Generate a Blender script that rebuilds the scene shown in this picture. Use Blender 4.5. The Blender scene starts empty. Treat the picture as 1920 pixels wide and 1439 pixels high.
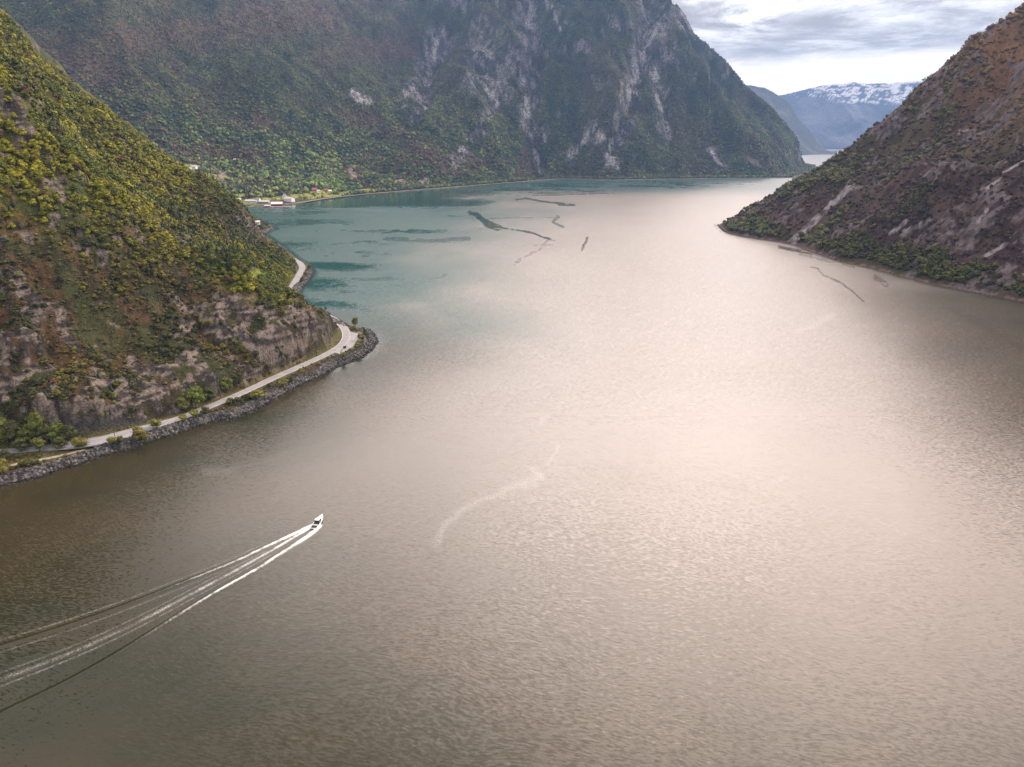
import bpy, math, random
import numpy as np
random.seed(7); RNG = np.random.default_rng(7)
C = bpy.context.scene.collection
R = math.radians
# ------------------------------------------------------------------ camera, world, sun, exposure
H = 160.0; F = 1330.0; PITCH = math.atan((719.5 - 258) / F)
sc = bpy.context.scene
cd = bpy.data.cameras.new('camera'); cam = bpy.data.objects.new('camera', cd); C.objects.link(cam)
cam.location = (0, 0, H); cam.rotation_euler = (math.pi / 2 - PITCH, 0, 0)
cd.sensor_width = 36; cd.lens = F / 1920 * 36; cd.clip_start = 1; cd.clip_end = 80000
sc.camera = cam
SUN_AZ, SUN_EL = R(64), R(30)          # azimuth to the right of the view direction (+Y)
sc.view_settings.view_transform = 'Standard'; sc.view_settings.look = 'None'
sc.view_settings.exposure = .22; sc.view_settings.gamma = 1
sc.cycles.max_bounces = 5; sc.cycles.diffuse_bounces = 2; sc.cycles.glossy_bounces = 2
sc.cycles.volume_bounces = 0; sc.cycles.transparent_max_bounces = 6
sc.cycles.sample_clamp_indirect = 3; sc.cycles.use_denoising = True; sc.cycles.denoising_prefilter = 'NONE'; sc.cycles.use_adaptive_sampling = False

class G:
    """small node-graph helper"""
    def __init__(s, nt): s.nt = nt; s.N = nt.nodes; s.L = nt.links
    def n(s, t, **kw):
        x = s.N.new(t)
        for k, v in kw.items(): setattr(x, k, v)
        return x
    def put(s, sock, v):
        if isinstance(v, bpy.types.NodeSocket): s.L.new(v, sock)
        else: sock.default_value = v
    def m(s, op, a, b=0.0, c=None, clamp=False):
        x = s.n('ShaderNodeMath', operation=op, use_clamp=clamp)
        s.put(x.inputs[0], a); s.put(x.inputs[1], b)
        if c is not None: s.put(x.inputs[2], c)
        return x.outputs[0]
    def v(s, op, a, b=(0, 0, 0)):
        x = s.n('ShaderNodeVectorMath', operation=op); s.put(x.inputs[0], a)
        if op == 'SCALE': s.put(x.inputs['Scale'], b)
        else: s.put(x.inputs[1], b)
        return x.outputs['Value'] if op in ('DOT_PRODUCT', 'LENGTH') else x.outputs[0]
    def ramp(s, f, a, b, lo=0.0, hi=1.0, kind='SMOOTHSTEP'):
        x = s.n('ShaderNodeMapRange', interpolation_type=kind)
        for i, v in enumerate((f, a, b, lo, hi)): s.put(x.inputs[i], v)
        return x.outputs[0]
    def mix(s, f, a, b, mode='MIX'):
        x = s.n('ShaderNodeMix', data_type='RGBA', blend_type=mode)
        s.put(x.inputs[0], f)
        for i, v in ((6, a), (7, b)):
            if isinstance(v, tuple) and len(v) == 3: v = (*v, 1)
            s.put(x.inputs[i], v)
        return x.outputs[2]
    def noise(s, vec, scale, detail=4, rough=.55, color=False, dist=0.0):
        x = s.n('ShaderNodeTexNoise'); s.put(x.inputs['Vector'], vec)
        s.put(x.inputs['Scale'], scale); x.inputs['Detail'].default_value = detail
        x.inputs['Roughness'].default_value = rough; x.inputs['Distortion'].default_value = dist
        return x.outputs['Color' if color else 'Fac']
    def comb(s, x, y, z):
        c = s.n('ShaderNodeCombineXYZ'); s.put(c.inputs[0], x); s.put(c.inputs[1], y); s.put(c.inputs[2], z); return c.outputs[0]
    def sep(s, v):
        c = s.n('ShaderNodeSeparateXYZ'); s.put(c.inputs[0], v); return c.outputs

w = bpy.data.worlds.new('World'); sc.world = w; w.use_nodes = True
w.node_tree.nodes.clear(); g = G(w.node_tree)
sky = g.n('ShaderNodeTexSky', sky_type='NISHITA', sun_disc=False, sun_elevation=SUN_EL, sun_rotation=SUN_AZ)
skyc = g.v('SCALE', sky.outputs[0], 0.10)
D = g.n('ShaderNodeTexCoord').outputs['Generated']
dx, dy, dz = g.sep(D)
el = g.m('MAXIMUM', dz, 0.0)
den = g.m('ADD', el, 0.10)
P = g.comb(g.m('DIVIDE', dx, den), g.m('DIVIDE', dy, den), 0.0)      # cloud-deck plane
n1 = g.noise(P, 0.62, 7, .56, dist=.35)
n2 = g.noise(g.v('ADD', P, (7.3, 2.1, 0)), 1.9, 6, .6)
n3 = g.noise(g.comb(g.m('MULTIPLY', dx, 5.5), g.m('MULTIPLY', dy, 5.5), g.m('MULTIPLY', dz, 30)), 1.0, 8, .66, dist=.5)
cl = g.m('ADD', g.m('MULTIPLY', n1, .45), g.m('ADD', g.m('MULTIPLY', n2, .15), g.m('MULTIPLY', n3, .40)))
bright = g.ramp(cl, .46, .60)
cloud = g.mix(bright, (.31, .285, .27), (.92, .89, .86))
# clear strip under the deck low over the far fjord
strip = g.m('MULTIPLY', g.ramp(g.m('ADD', el, g.m('MULTIPLY', g.m('SUBTRACT', n3, .5), .05)), .098, .078), .95)
cloud = g.mix(strip, cloud, (1.5, 1.33, 1.10))
# thin bright break in the deck
sd = (math.sin(SUN_AZ) * math.cos(SUN_EL), math.cos(SUN_AZ) * math.cos(SUN_EL), math.sin(SUN_EL))
def lobe(az, e, p):
    d = (math.sin(R(az)) * math.cos(R(e)), math.cos(R(az)) * math.cos(R(e)), math.sin(R(e)))
    return g.m('POWER', g.m('MAXIMUM', g.v('DOT_PRODUCT', D, d), 0.0), p)
brk = g.m('MULTIPLY', lobe(16.2, 8.9, 900), g.ramp(g.m('ADD', n3, g.m('MULTIPLY', n2, .4)), .55, .8))
cloud = g.mix(g.m('MULTIPLY', brk, 1.0, clamp=True), cloud, (1.5, 1.45, 1.4))
# deck thinner, warmer higher up; unseen bright lobes added to lighten the water
up = g.ramp(el, .15, .42)
wide_lobe = lobe(34, 30, 1.0)
glow = g.m('ADD', g.m('ADD', g.m('MULTIPLY', g.m('POWER', wide_lobe, 4.0), 1.2), g.m('MULTIPLY', lobe(34, 38, 9), 6.0)), g.m('ADD', g.m('MULTIPLY', lobe(17.5, 14, 20), 6.0), g.m('MULTIPLY', lobe(8, 30, 8), 4.5)))
gain = g.m('ADD', g.m('ADD', 2.0, g.m('MULTIPLY', up, 1.6)), g.m('MULTIPLY', glow, g.ramp(el, .16, .30)))
tint = g.mix(g.m('MULTIPLY', up, 1.0), (1, 1, 1), (1.03, .965, .93))
tint = g.mix(g.m('MULTIPLY', lobe(40, 34, 5), up), tint, (1.13, .93, .84)); cloud = g.mix(1.0, cloud, tint, 'MULTIPLY')
cloud = g.v('SCALE', cloud, gain)
fin = g.mix(.94, skyc, cloud)
bg = g.n('ShaderNodeBackground'); g.put(bg.inputs[0], fin); bg.inputs[1].default_value = 1.0
g.L.new(bg.outputs[0], g.n('ShaderNodeOutputWorld').inputs[0])

sl = bpy.data.lights.new('sun', 'SUN'); sl.energy = 3.6; sl.angle = R(14); sl.color = (1, .86, .72)
so = bpy.data.objects.new('sun', sl); C.objects.link(so)
so.rotation_euler = (math.pi / 2 - SUN_EL, 0, math.pi - SUN_AZ)

# ------------------------------------------------------------------ pixel <-> world and noise
CP, SP = math.cos(PITCH), math.sin(PITCH)
def at(px, py, z=0.0):
    a = (px - 960) / F; b = (719.5 - py) / F
    d = (a, CP + b * SP, -SP + b * CP); t = (z - H) / d[2]
    return (d[0] * t, d[1] * t)
def pix(x, y, z):
    f = y * CP - (z - H) * SP; u = y * SP + (z - H) * CP
    f = np.maximum(f, 1e-3)
    return 960 + F * x / f, 719.5 - F * u / f
def azel(px, py):
    a = (px - 960) / F; b = (719.5 - py) / F
    x, y, z = a, CP + b * SP, -SP + b * CP
    return math.atan2(x, y), z / math.hypot(x, y)       # azimuth, tan(elevation)
def sst(a, b, x):
    t = np.clip((x - a) / (b - a), 0, 1); return t * t * (3 - 2 * t)
def h2(ix, iy, seed):
    n = (ix.astype(np.int64) * 374761393 + iy.astype(np.int64) * 668265263 + seed * 1442695041) & 0xffffffff
    n = ((n ^ (n >> 13)) * 1274126177) & 0xffffffff
    return ((n ^ (n >> 16)) & 0xffffff) / 0xffffff * 2 - 1
def vn(x, y, seed=0):
    xi = np.floor(x); yi = np.floor(y); fx = x - xi; fy = y - yi
    u = fx ** 3 * (fx * (fx * 6 - 15) + 10); v = fy ** 3 * (fy * (fy * 6 - 15) + 10)
    a = h2(xi, yi, seed); b = h2(xi + 1, yi, seed); c = h2(xi, yi + 1, seed); d = h2(xi + 1, yi + 1, seed)
    return (a * (1 - u) + b * u) * (1 - v) + (c * (1 - u) + d * u) * v
def fbm(x, y, o=4, seed=0, gain=.5):
    s = 0; amp = 1; t = 0
    for i in range(o):
        s = s + amp * vn(x, y, seed + i); t += amp; amp *= gain
        x, y = x * 1.9 * .8 + y * 1.9 * .6 + 3.1, -x * 1.9 * .6 + y * 1.9 * .8 - 1.7
    return s / t * 1.6
def ridged(x, y, o=4, seed=0):
    s = 0; amp = 1; t = 0
    for i in range(o):
        s = s + amp * (1 - 2 * np.abs(vn(x, y, seed + i))); t += amp; amp *= .5
        x, y = x * 2 * .8 + y * 2 * .6 + 5.1, -x * 2 * .6 + y * 2 * .8 + 2.3
    return s / t
def dseg(x, y, P, cyc=None):
    """distance and arc position to a polyline"""
    best = np.full(x.shape, 1e18); bs = np.zeros(x.shape); s0 = 0.0
    for (x0, y0), (x1, y1) in zip(P[:-1], P[1:]):
        ax, ay = x1 - x0, y1 - y0; L2 = ax * ax + ay * ay + 1e-12; L = math.sqrt(L2)
        t = np.clip(((x - x0) * ax + (y - y0) * ay) / L2, 0, 1)
        d = (x - x0 - t * ax) ** 2 + (y - y0 - t * ay) ** 2
        k = d < best; best = np.where(k, d, best); bs = np.where(k, s0 + t * L, bs); s0 += L
    return np.sqrt(best), bs
def inside(x, y, P):
    r = np.zeros(x.shape, bool); n = len(P)
    for i in range(n):
        x0, y0 = P[i]; x1, y1 = P[(i + 1) % n]
        if y0 == y1: continue
        c = ((y0 > y) != (y1 > y)) & (x < (x1 - x0) * (y - y0) / (y1 - y0) + x0); r ^= c
    return r
def smooth_line(P, n=3):
    for _ in range(n):
        Q = [P[0]]
        for a, b in zip(P[:-1], P[1:]):
            Q += [(a[0] * .75 + b[0] * .25, a[1] * .75 + b[1] * .25), (a[0] * .25 + b[0] * .75, a[1] * .25 + b[1] * .75)]
        P = Q + [P[-1]]
    return P

# ------------------------------------------------------------------ object helpers
def tag(o, label=None, cat=None, group=None, kind=None):
    for k, v in (('label', label), ('category', cat), ('group', group), ('kind', kind)):
        if v: o[k] = v
    return o
def mesh_np(name, V, Fc, mats, col=None, smooth=False, parent=None, attr='col', midx=None, link=True):
    """V (n,3), Fc (m,k) int array"""
    me = bpy.data.meshes.new(name); k = Fc.shape[1]
    me.vertices.add(len(V)); me.vertices.foreach_set('co', np.ascontiguousarray(V, np.float32).ravel())
    me.loops.add(Fc.size); me.loops.foreach_set('vertex_index', np.ascontiguousarray(Fc, np.int32).ravel())
    me.polygons.add(len(Fc)); me.polygons.foreach_set('loop_start', np.arange(0, Fc.size, k, dtype=np.int32))
    if midx is not None: me.polygons.foreach_set('material_index', midx.astype(np.int32))
    me.update(calc_edges=True)
    me.polygons.foreach_set('use_smooth', np.full(len(Fc), smooth))
    if col is not None:
        a = me.color_attributes.new(attr, 'FLOAT_COLOR', 'POINT')
        c = np.ones((len(V), 4), np.float32); c[:, :col.shape[1]] = col; a.data.foreach_set('color', c.ravel())
    for m in (mats if isinstance(mats, (list, tuple)) else [mats]): me.materials.append(m)
    if not link: return me
    o = bpy.data.objects.new(name, me); C.objects.link(o)
    if parent: o.parent = parent
    return o
def empty(name, loc, rz=0):
    o = bpy.data.objects.new(name, None); C.objects.link(o); o.location = loc; o.rotation_euler = (0, 0, rz); o.empty_display_size = .3
    return o
class MB:
    """collects boxes / prisms into one mesh"""
    def __init__(s): s.v = []; s.f = []
    def add(s, v, f):
        b = len(s.v); s.v += [tuple(map(float, p)) for p in v]; s.f += [tuple(b + i for i in q) for q in f]
    def box(s, x0, x1, y0, y1, z0, z1):
        s.add([(x0, y0, z0), (x1, y0, z0), (x1, y1, z0), (x0, y1, z0), (x0, y0, z1), (x1, y0, z1), (x1, y1, z1), (x0, y1, z1)],
              [(0, 3, 2, 1), (4, 5, 6, 7), (0, 1, 5, 4), (1, 2, 6, 5), (2, 3, 7, 6), (3, 0, 4, 7)])
    def tube(s, p0, p1, r0, r1, n=8):
        p0 = np.array(p0, float); p1 = np.array(p1, float); a = p1 - p0; a /= np.linalg.norm(a)
        b = np.cross(a, (0, 0, 1)) if abs(a[2]) < .9 else np.cross(a, (1, 0, 0)); b /= np.linalg.norm(b); c = np.cross(a, b)
        v = [p + r * (math.cos(t) * b + math.sin(t) * c) for p, r in ((p0, r0), (p1, r1)) for t in [2 * math.pi * i / n for i in range(n)]]
        s.add(v, [(i, (i + 1) % n, n + (i + 1) % n, n + i) for i in range(n)] + [tuple(range(n))[::-1], tuple(range(n, 2 * n))])
    def build(s, name, mat, parent=None, smooth=False):
        me = bpy.data.meshes.new(name); me.from_pydata(s.v, [], s.f); me.materials.append(mat)
        if smooth:
            for p in me.polygons: p.use_smooth = True
        o = bpy.data.objects.new(name, me); C.objects.link(o)
        if parent: o.parent = parent
        return o
def new_mat(name):
    m = bpy.data.materials.new(name); m.use_nodes = True; m.node_tree.nodes.clear(); gg = G(m.node_tree)
    b = gg.n('ShaderNodeBsdfPrincipled'); o = gg.n('ShaderNodeOutputMaterial'); gg.L.new(b.outputs[0], o.inputs[0])
    return m, gg, b
def plain(name, c, rough=.6, var=.25, scale=2.0, metal=0.0):
    m, gg, b = new_mat(name)
    P = gg.n('ShaderNodeTexCoord').outputs['Object']
    f = gg.noise(P, scale, 5, .6)
    cc = gg.mix(gg.ramp(f, .3, .7), tuple(x * (1 - var) for x in c), tuple(min(1, x * (1 + var)) for x in c))
    gg.put(b.inputs['Base Color'], cc); b.inputs['Roughness'].default_value = rough; b.inputs['Metallic'].default_value = metal
    return m

# ------------------------------------------------------------------ materials
def terrain_mat(name, s_fine, bump, con=.55):
    m, gg, b = new_mat(name)
    A = gg.n('ShaderNodeAttribute', attribute_name='col').outputs['Color']
    P = gg.n('ShaderNodeNewGeometry').outputs['Position']
    f = gg.noise(P, s_fine, 6, .68); f2 = gg.noise(P, s_fine * .23, 4, .6)
    k = gg.m('ADD', gg.ramp(f, .3, .7, 1 - con, 1 + con), gg.ramp(f2, .3, .7, -.2, .2))
    c = gg.v('SCALE', A, k)
    gg.put(b.inputs['Base Color'], c); b.inputs['Roughness'].default_value = .9; b.inputs['Specular IOR Level'].default_value = .15
    bm = gg.n('ShaderNodeBump'); bm.inputs['Strength'].default_value = 1; bm.inputs['Distance'].default_value = bump
    gg.put(bm.inputs['Height'], f); gg.put(b.inputs['Normal'], bm.outputs[0])
    return m
M_NEAR = terrain_mat('near_hillside_ground', .9, .9)
M_FAR = terrain_mat('far_mountain_ground', .12, 6.0, .85)
def leaf_mat(name, trans=0.0):
    m, gg, b = new_mat(name)
    A = gg.n('ShaderNodeAttribute', attribute_name='col').outputs['Color']
    oi = gg.n('ShaderNodeObjectInfo')
    c = gg.mix(1.0, A, oi.outputs['Color'], 'MULTIPLY')
    gg.put(b.inputs['Base Color'], c); b.inputs['Roughness'].default_value = .75; b.inputs['Specular IOR Level'].default_value = .25
    return m
M_LEAF = leaf_mat('foliage')
M_BARK = plain('bark', (.09, .07, .055), .9, .4, 3)
M_ROCKS = leaf_mat('shore_stone')

# ------------------------------------------------------------------ shorelines (world, metres)
def PL(pts, z=0.0): return [at(a, b, z) for a, b in pts]
shore_left = PL([(0, 913), (37, 905), (75, 897), (113, 882), (150, 873), (180, 860), (210, 850), (244, 843), (278, 828),
    (323, 816), (360, 805), (398, 792), (443, 785), (488, 766), (525, 745), (559, 725), (600, 708), (618, 697), (636, 686), (653, 681),
    (680, 670), (697, 658), (708, 641), (700, 625), (690, 617), (672, 620), (652, 616), (636, 610), (618, 603), (595, 592),
    (573, 578), (561, 567), (557, 555), (563, 543), (575, 532), (583, 523), (588, 510), (585, 502), (573, 495)])
shore_left = [(-470, -500), (-440, -120), (-330, 170)] + shore_left + [at(555, 484), at(535, 466), at(512, 450), at(497, 440), at(505, 434), at(517, 431), at(513, 425),
    at(497, 418), at(480, 410), at(468, 402), at(452, 397), at(430, 394), at(400, 392)]
shore_far = [(-1600, 1600)] + PL([(330, 399), (400, 394), (450, 390), (480, 390), (520, 388), (560, 384), (600, 376), (640, 371), (680, 367), (740, 362), (800, 357),
    (850, 353), (900, 349), (960, 344), (1010, 340), (1060, 336), (1110, 338), (1150, 339), (1250, 337), (1350, 335.5), (1440, 335), (1490, 334.5), (1512, 328)]) + \
    [at(1531, 319), at(1537, 313), (1950, 5200), (1900, 7000)]
shore_right = [(760, -600), (620, 100), (585, 480)] + PL([(1920, 567), (1884, 560), (1826, 549), (1754, 536), (1681, 517), (1631, 503), (1573, 491), (1522, 473),
    (1493, 461), (1465, 455), (1392, 444), (1360, 436), (1351, 428)]) + [(398, 1395), (450, 1440), (640, 1640), (1100, 2000), (2000, 2500), (3500, 3000)]
# ------------------------------------------------------------------ roads
road_c = [(-60, 852), (60, 843), (120, 836), (165, 830), (200, 824), (250, 810), (300, 796), (340, 784), (380, 768), (425, 750), (470, 730), (520, 706),
          (560, 689), (595, 673), (622, 660), (640, 648), (648, 638), (650, 628), (647, 618), (640, 609), (628, 600), (606, 588)]
road1 = smooth_line(PL(road_c, 4.2), 3)
road2 = smooth_line(PL([(560, 572), (548, 561), (543, 548), (549, 536), (556, 524), (563, 512), (568, 502), (563, 493), (552, 487), (535, 478)], 4.2), 3)
lane1 = smooth_line(PL([(-20, 884), (20, 873), (60, 866), (100, 858), (130, 851), (160, 843)], 2.6), 3)
HZ = []
def profile_left(x, y):
    i = 24
    da, s = dseg(x, y, shore_left[:i + 1]); db, _ = dseg(x, y, shore_left[i:])
    d = np.minimum(da, db); k = 2 + 34 * sst(8, 90, d); hh = np.maximum(k - np.abs(da - db), 0) / k; d = d - hh * hh * k * .25 * sst(4, 20, d)
    ins = inside(x, y, shore_left + [(-3000, 2600), (-3000, -500)])
    return np.where(ins, d, -d), s
sil_left = [(-120, -90), (-60, -30), (0, 26), (20, 40), (50, 67), (83, 100), (113, 127), (133, 157), (160, 177), (187, 197), (217, 223), (253, 250), (283, 273), (307, 290), (333, 310), (360, 328),
            (393, 350), (413, 363), (437, 377), (457, 390), (477, 413), (500, 437), (527, 457), (553, 480)]
sil_right = [(1352, 425), (1381, 408), (1405, 392), (1441, 372), (1473, 352), (1498, 336), (1538, 319), (1574, 291), (1594, 275), (1623, 251), (1659, 227), (1687, 203), (1707, 178), (1727, 158),
             (1756, 138), (1780, 118), (1800, 94), (1820, 74), (1844, 65), (1876, 45), (1901, 25), (1920, 11), (2000, -50), (2100, -120)]
sil_far = [(1190, -70), (1230, -40), (1250, 0), (1280, 20), (1288, 34), (1300, 62), (1332, 90), (1361, 114), (1389, 150), (1409, 170), (1441, 198), (1473, 231), (1498, 267), (1522, 299), (1536, 313)]

def H_left0(x, y):
    d, s = profile_left(x, y)
    dn = d + 3.0 * fbm(x / 14, y / 14, 3, 5) * sst(2, 12, np.abs(d))
    z = np.where(d < 0, d * .5, 0)
    q = np.maximum(d, 0)
    z = z + 3.6 * sst(-.5, 7, dn)
    q = np.maximum(dn - 12, 0)
    z = z + .55 * q + .42 * np.maximum(dn - 60, 0) - .30 * np.maximum(dn - 700, 0)
    wob = sst(10, 140, d)
    z = z + wob * (26 * fbm(x / 150, y / 150, 3, 11) + 9 * fbm(x / 55, y / 55, 3, 12))
    # spurs and hollows that run down the slope
    z = z + sst(20, 200, d) * 16 * ridged(y / 210 + x / 700, x / 900, 3, 21)
    # rocky knob of the cape
    kx, ky = at(585, 625, 25); z = z + 17 * np.exp(-(((x - kx) / 32) ** 2 + ((y - ky) / 70) ** 2)) * sst(9, 40, d)
    # steep rock cutting above the lay-by
    cx, cy = at(150, 800, 10); z = z + 12 * np.exp(-(((x - cx) / 28) ** 2 + ((y - cy) / 36) ** 2) ** 2) * sst(13, 16, d)
    # valley behind the hill
    z = z * (1 - .92 * sst(1180, 1800, y + .15 * x)) + 0
    return z, d
def H_right0(x, y):
    d, s = dseg(x, y, shore_right)
    ins = inside(x, y, shore_right + [(4500, 3000), (4500, -600)])
    d = np.where(ins, d, -d)
    dn = d + 5 * fbm(x / 30, y / 30, 3, 55) * sst(3, 20, np.abs(d))
    z = np.where(d < 0, d * .5, 2.0 * sst(-.5, 5, dn) + .62 * np.maximum(dn - 3, 0) + .22 * np.maximum(dn - 60, 0) - .35 * np.maximum(dn - 900, 0))
    wob = sst(15, 200, d)
    z = z + wob * (30 * fbm(x / 260, y / 260, 3, 31) + 9 * fbm(x / 70, y / 70, 3, 32))
    z = z + sst(20, 250, d) * 17 * ridged((y - .55 * x) / 170, (x + y) / 900, 3, 33)
    return z, d
def H_far0(x, y):
    d, s = dseg(x, y, shore_far)
    ins = inside(x, y, shore_far + [(1500, 9500), (-9000, 9500), (-9000, 1600)])
    d = np.where(ins, d, -d)
    dn = d + 10 * fbm(x / 60, y / 60, 3, 45) * sst(8, 40, np.abs(d))
    q = np.maximum(dn, 0)
    # a low wooded shelf in the west, a wall straight from the water in the east
    e = sst(-560, 60, x)
    west = .05 * np.minimum(q, 110) + .30 * np.clip(q - 110, 0, 330) + .74 * np.maximum(q - 440, 0)
    east = .12 * np.minimum(q, 45) + .88 * np.maximum(q - 45, 0)
    z = west * (1 - e) + east * e
    wob = sst(60, 500, d)
    z = z + sst(60, 260, d) * 30 * fbm(x / 230, y / 230, 4, 41) + wob * 75 * fbm(x / 620, y / 620, 3, 42)
    u = x + .42 * (y - 3000)
    z = z + wob * (e * .75 + .25) * 125 * ridged(u / 520 + .3, y / 2600, 2, 43)
    z = z + wob * (e * .8 + .2) * 38 * ridged(u / 150, y / 900, 3, 44)
    # cliffs: steep bands
    b = fbm(x / 330, y / 330, 3, 47) * 170
    for lv, hgt in ((330, 10), (560, 26), (760, 26)):
        z = z + e * hgt * sst(lv - 14, lv + 14, z + b) - e * hgt * .5
        z = np.where(z < 0, 0 * z, z) if False else z
    z = np.where(d > 0, np.maximum(z, .03 * q), d * .5)
    cap = 980 + 100 * sst(200, 900, x) + 90 * fbm(x / 700, y / 700, 3, 48)
    z = np.where(z > cap - 160, cap - 160 * np.exp(-(z - cap + 160) / 160), z)
    z = z + np.where(d > 0, 1.5 * sst(0, 12, d), 0)
    return z, d

class Land:
    def __init__(s, h0, sil, azr, rr, steps=2):
        s.h0 = h0; s.A = None
        T = np.array([azel(*p) for p in sil]); s.taz = T[:, 0]; s.tel = T[:, 1]
        az = np.radians(np.linspace(*azr, 160)); r = np.exp(np.linspace(math.log(rr[0]), math.log(rr[1]), 700))
        A, Rr = np.meshgrid(az, r, indexing='ij'); X = Rr * np.sin(A); Y = Rr * np.cos(A)
        z, d = h0(X, Y); S = np.ones(len(az))
        tgt = np.interp(az, s.taz, s.tel)
        for _ in range(14):
            e = ((z * S[:, None] - H) / Rr); k = e.argmax(1); i = np.arange(len(az))
            zm = z[i, k]; S = np.clip((tgt * Rr[i, k] + H) / np.maximum(zm, 5), .35, 2.6)
            k7 = np.exp(-np.linspace(-2, 2, 5) ** 2); k7 /= k7.sum()
            S = np.convolve(np.pad(S, 2, mode='edge'), k7, 'valid')
        s.A = az; s.S = S
    def __call__(s, x, y):
        z, d = s.h0(x, y)
        S = np.interp(np.arctan2(x, y), s.A, s.S)
        return np.where(z > 0, z * (1 + (S - 1) * sst(4, 45, z)), z), d
L_LEFT = Land(H_left0, sil_left, (-38, -20.3), (420, 1700)); L_LEFT.A = np.append(L_LEFT.A, R(-16)); L_LEFT.S = np.append(L_LEFT.S, 1.0)
L_RIGHT = Land(H_right0, sil_right, (16.3, 37.5), (700, 3200))
class FarLand(Land):
    pass
L_FAR = Land(H_far0, sil_far, (12, 23.3), (2600, 6500))
def far_h(x, y):
    z, d = H_far0(x, y)
    a = np.arctan2(x, y); S = 1 + (np.interp(a, L_FAR.A, L_FAR.S) - 1) * sst(R(7), R(12.5), a)
    return np.where(z > 0, z * (1 + (S - 1) * sst(4, 60, z)), z), d
print('S left', L_LEFT.S.min(), L_LEFT.S.max(), 'right', L_RIGHT.S.min(), L_RIGHT.S.max(), 'far', L_FAR.S.min(), L_FAR.S.max())

def road_w(s, P, px0):  # half width
    return 3.1
def left_h(x, y):
    z, d = L_LEFT(x, y)
    # rounded bare-rock outcrops
    o = fbm(x / 34, y / 34, 4, 71, .55); o2 = fbm(x / 11, y / 11, 3, 72)
    m = sst(14, 40, d)
    rk = sst(.16, .30, o) * m
    rr_ = sst(-.1, .35, o + .5 * o2) * m
    z = z + rr_ * (1.5 * ridged(x / 10, y / 13, 2, 74) + .8 * ridged(x / 4.2, y / 4.2, 2, 75))
    z = z + m * (7.5 * np.sqrt(np.clip(o - .14, 0, .8)) + 1.3 * np.sqrt(np.clip(o2 - .1, 0, 1)) * (.4 + rk)) + .5 * fbm(x / 4.5, y / 4.5, 3, 73) * sst(2, 8, d)
    near = (np.abs(x) < 700) & (y < 1150)
    dr = np.full(x.shape, 1e3)
    for P, hw, zr in ((road1, None, 4.2), (road2, 4.2, 4.2), (lane1, 1.6, 2.6)):
        dd = np.full(x.shape, 1e3); dd[near], ss = dseg(x[near], y[near], P)
        if hw is None:
            w = np.full(x.shape, 3.3)
            for (qx, qy, rad, ex) in PULL: w = w + ex * np.exp(-(((x - qx) ** 2 + (y - qy) ** 2) / rad ** 2) ** 2)
        else: w = hw
        if hw is None:
            sea = np.zeros(x.shape, bool); sea[near] = d[near] < np.interp(ss, R1S, R1D) - 1.5; z = np.where(sea & (dd < 25), np.minimum(z, 3.7), z)
        t = sst(.8, 7.5, dd - w); z = zr * (1 - t) + z * t
        dr = np.minimum(dr, dd - w)
    return z, d, o, o2, dr
R1 = np.array(road1); R1S = np.concatenate([[0], np.cumsum(np.hypot(*(R1[1:] - R1[:-1]).T))]); R1D = profile_left(R1[:, 0], R1[:, 1])[0]
PULL = [(*at(205, 826, 4.2), 26, 2.6), (*at(656, 636, 4.2), 20, 6.0)]

# ------------------------------------------------------------------ colour painting helpers
def pblob(px, py, cx, cy, rx, ry, ang=0.0, soft=.5):
    c, s = math.cos(R(ang)), math.sin(R(ang)); u = (px - cx) * c + (py - cy) * s; v = -(px - cx) * s + (py - cy) * c
    return 1 - sst(1 - soft, 1 + soft, np.sqrt((u / rx) ** 2 + (v / ry) ** 2))
def pline(px, py, P, w, soft=.6):
    d, _ = dseg(px, py, P); return 1 - sst(w * (1 - soft), w * (1 + soft), d)
def lerp(a, b, t): return a + (b - a) * t[..., None]
def c3(*c): return np.array(c, np.float64)

def polar(name, hfun, az, r, mat, paint, dropz=-4.0):
    A, Rr = np.meshgrid(np.radians(az), r, indexing='ij'); X = Rr * np.sin(A); Y = Rr * np.cos(A)
    out = hfun(X, Y); Z = out[0]
    gA = np.gradient(Z, axis=1) / np.gradient(Rr, axis=1); gT = np.gradient(Z, axis=0) / (np.gradient(A, axis=0) * Rr)
    slope = np.sqrt(gA ** 2 + gT ** 2)
    px, py = pix(X, Y, Z)
    col = paint(X, Y, out, slope, px, py)
    nA, nR = Z.shape; idx = np.arange(nA * nR).reshape(nA, nR)
    ok = np.maximum.reduce([Z[:-1, :-1], Z[1:, :-1], Z[:-1, 1:], Z[1:, 1:]]) > dropz
    f = np.stack([idx[:-1, :-1], idx[:-1, 1:], idx[1:, 1:], idx[1:, :-1]], -1)[ok]
    used = np.zeros(nA * nR, bool); used[f.ravel()] = True; re = np.cumsum(used) - 1
    V = np.stack([X, Y, Z], -1).reshape(-1, 3)[used]
    o = mesh_np(name, V, re[f], mat, col.reshape(-1, 3)[used], smooth=True)
    # line-of-sight table for the planting
    e = (Z - H) / Rr; run = np.maximum.accumulate(e, axis=1)
    vis = (e + 14.0 / Rr) >= run - .004
    return o, dict(az=np.radians(az), r=r, vis=vis, slope=slope, Z=Z, run=run)
def steps(*seg):
    out = []
    for a, b, n in seg: out += list(np.linspace(a, b, n, endpoint=False))
    return np.array(out + [seg[-1][1]])
def rstep(r0, r1, k, lo=.8):
    o = [r0]
    while o[-1] < r1: o.append(o[-1] + max(lo, k * o[-1]))
    return np.array(o)

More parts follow.
